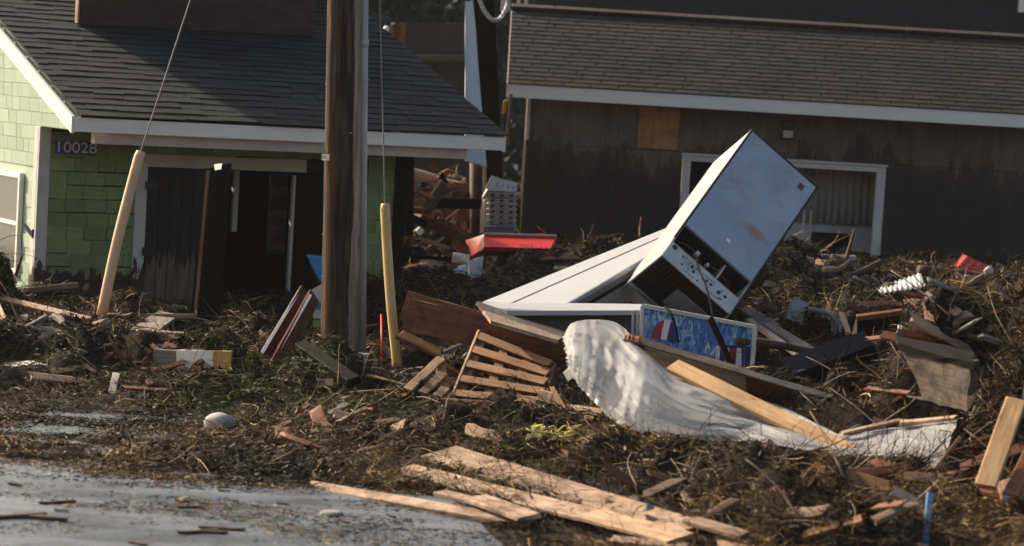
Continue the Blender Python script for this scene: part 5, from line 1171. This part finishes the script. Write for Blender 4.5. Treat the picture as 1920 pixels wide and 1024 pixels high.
# ================================================================ seaweed strands
def HV(x, y):
    i = np.clip((x-GX[0])/DX, 0, len(GX)-1.01); j = np.clip((y-GY[0])/DX, 0, len(GY)-1.01); a = i.astype(int); b = j.astype(int); u = i-a; v = j-b
    return (HH[b, a]*(1-u)+HH[b, a+1]*u)*(1-v)+(HH[b+1, a]*(1-u)+HH[b+1, a+1]*u)*v
tag(link('weed_heap', grid_mesh('weed_heap', XX, YY, HH, WEEDB)), 'dark brown bank of washed-up seaweed and mud across the ground', 'seaweed', kind='stuff')
gy_, gx_ = np.gradient(HH, DX)
AREA = np.sqrt(1+gx_**2+gy_**2)
inhouse = (((XX-A.o.x)*A.i.x+(YY-A.o.y)*A.i.y) > 0) & (((XX-A.o.x)*A.d.x+(YY-A.o.y)*A.d.y) > 0) & (((XX-A.o.x)*A.d.x+(YY-A.o.y)*A.d.y) < uWR+.2)
INB = (YY > 32.8) & (XX > B.o.x)
VIEW = (np.abs(XX) < YY*.228) & ~inhouse & ~INB
def sample(N, dens, seed):
    """N places on the heap, as many per square metre of its surface as dens asks"""
    g = np.random.default_rng(seed); p = (AREA*dens*VIEW).ravel(); p = p/p.sum()
    k = g.choice(p.size, N, p=p); b, a = k//XX.shape[1], k % XX.shape[1]
    return GX[a]+(g.random(N)-.5)*DX, GY[b]+(g.random(N)-.5)*DX
def strands(xs, ys, hz, seed, lmin, lmax, wmin, wmax, lift, probs, segs=2, elev=.3, green=True):
    g = np.random.default_rng(seed); n = len(xs)
    fl = fbm(xs*.8, ys*.8, 3, 55)*9
    az = fl+g.normal(0, .9, n); L = lmin+(lmax-lmin)*g.random(n)**2; W = wmin+(wmax-wmin)*g.random(n)**2
    W = W*np.clip(ys/18, .8, 1.7)
    d_az = az; d_el = g.normal(.05, elev, n); cu = g.normal(0, 1.0, n); cv = g.normal(-.4, .8, n)
    p = np.stack([xs, ys, hz+g.random(n)**2*lift-.004], -1); pts = [p]
    for s in range(segs):
        p = p+np.stack([np.cos(d_az)*np.cos(d_el), np.sin(d_az)*np.cos(d_el), np.sin(d_el)], -1)*(L/segs)[:, None]; pts.append(p); d_az = d_az+cu*1.4/segs; d_el = d_el+cv*1.2/segs
    rollv = g.normal(0, 1, (n, 3)); tan = pts[-1]-pts[0]; side = np.cross(tan, rollv); side /= np.linalg.norm(side, axis=1)[:, None]+1e-9
    m = 2*(segs+1); V = np.zeros((n, m, 3))
    for k in range(segs+1):
        w = W*(1 if k < segs else .2)
        V[:, 2*k] = pts[k]-side*(w/2)[:, None]; V[:, 2*k+1] = pts[k]+side*(w/2)[:, None]
    base = (np.arange(n)*m)[:, None]
    F = np.concatenate([base+np.array([[2*k, 2*k+1, 2*k+3, 2*k+2]]) for k in range(segs)], 1).reshape(-1, 4)
    pm = g.choice(6, n, p=probs)
    pa = fbm(xs*1.3+5, ys*1.3, 3, 71); pm = np.where((pa < .42) & (g.random(n) < .7), np.where(g.random(n) < .75, 0, 1), pm); pm = np.where((pa > .60) & (g.random(n) < .4), 2+(g.random(n) < .4), pm)
    if green: gr = fbm(xs*.6, ys*.6, 3, 91)+.25*np.exp(-((xs+1.0)**2+(ys-18.9)**2)/.9); pm = np.where((gr > .66) & (g.random(n) < .5), np.where(g.random(n) < .3, 5, 4), pm)
    return V.reshape(-1, 3), F, np.repeat(pm, segs)
VS, FS, MS = [], [], []
nv = 0
def add(r):
    global nv
    VS.append(r[0]); FS.append(r[1]+nv); MS.append(r[2]); nv += len(r[0])
D0 = 1/YY**2*(HH > .008)*np.clip((fbm(XX*1.6, YY*1.6, 3, 12)-.22)*2.6, .15, 1)
xs, ys = sample(380000, D0, 1)
add(strands(xs, ys, HV(xs, ys), 3, .03, .20, .0022, .006, .045, [.30, .30, .22, .11, .05, .02]))
xs, ys = sample(26000, D0, 4)
add(strands(xs, ys, HV(xs, ys), 5, .15, .5, .003, .006, .06, [.22, .28, .24, .22, .03, .01], 4, .4))
xs, ys = sample(60000, D0, 14)
add(strands(xs, ys, HV(xs, ys), 15, .025, .09, .012, .032, .04, [.42, .34, .15, .03, .05, .01], 2, .5))
DM = D0*np.exp(-(((XX-3.4)/.8)**2+((YY-17.2)/1.2)**2))
xs, ys = sample(9000, DM, 24)
add(strands(xs, ys, HV(xs, ys), 25, .15, .5, .004, .010, .08, [.3, .28, .22, .15, .04, .01], 4, .5))
lit = fbm(XX*1.2, YY*3.2, 4, 31)
D1 = (HH <= .012)*np.clip((lit-.42)*5, .04, 1)*np.clip((YY-15.5)/.6, .05, 1)*(YY < 24)*(YY > 13.5)/YY**2
for n_, D2, sd in ((26000, D1*(YY > 15.55), 6), (5200, D1*(YY <= 15.55), 8)):
  xs, ys = sample(n_, D2, sd)
  add(strands(xs, ys, np.full(len(xs), .006), sd+1, .012, .10, .003, .009, .012, [.30, .30, .22, .13, .04, .01], 2, .12, False))
tag(link('seaweed', np_mesh('seaweed', np.concatenate(VS), np.concatenate(FS), WEEDS, np.concatenate(MS))), 'tangled brown seaweed and straw strewn over the heaps', 'seaweed', kind='stuff')

# ================================================================ thin haze volume added to lift the blacks
hz = NB('air'); vol = hz.new('VolumePrincipled'); vol.inputs['Color'].default_value = (.95, .93, .90, 1); vol.inputs['Density'].default_value = .00026
hz.n.remove(hz.b); hz.L(vol.outputs[0], hz.n['Material Output'].inputs['Volume'])
tag(box('haze', Vector((0, 55, 12)), Vector((1, 0, 0)), Vector((0, 0, 1)), (180, 150, 28), hz.m, None, 0), 'thin pale haze volume added over the whole place to lift the blacks', 'haze', kind='stuff')
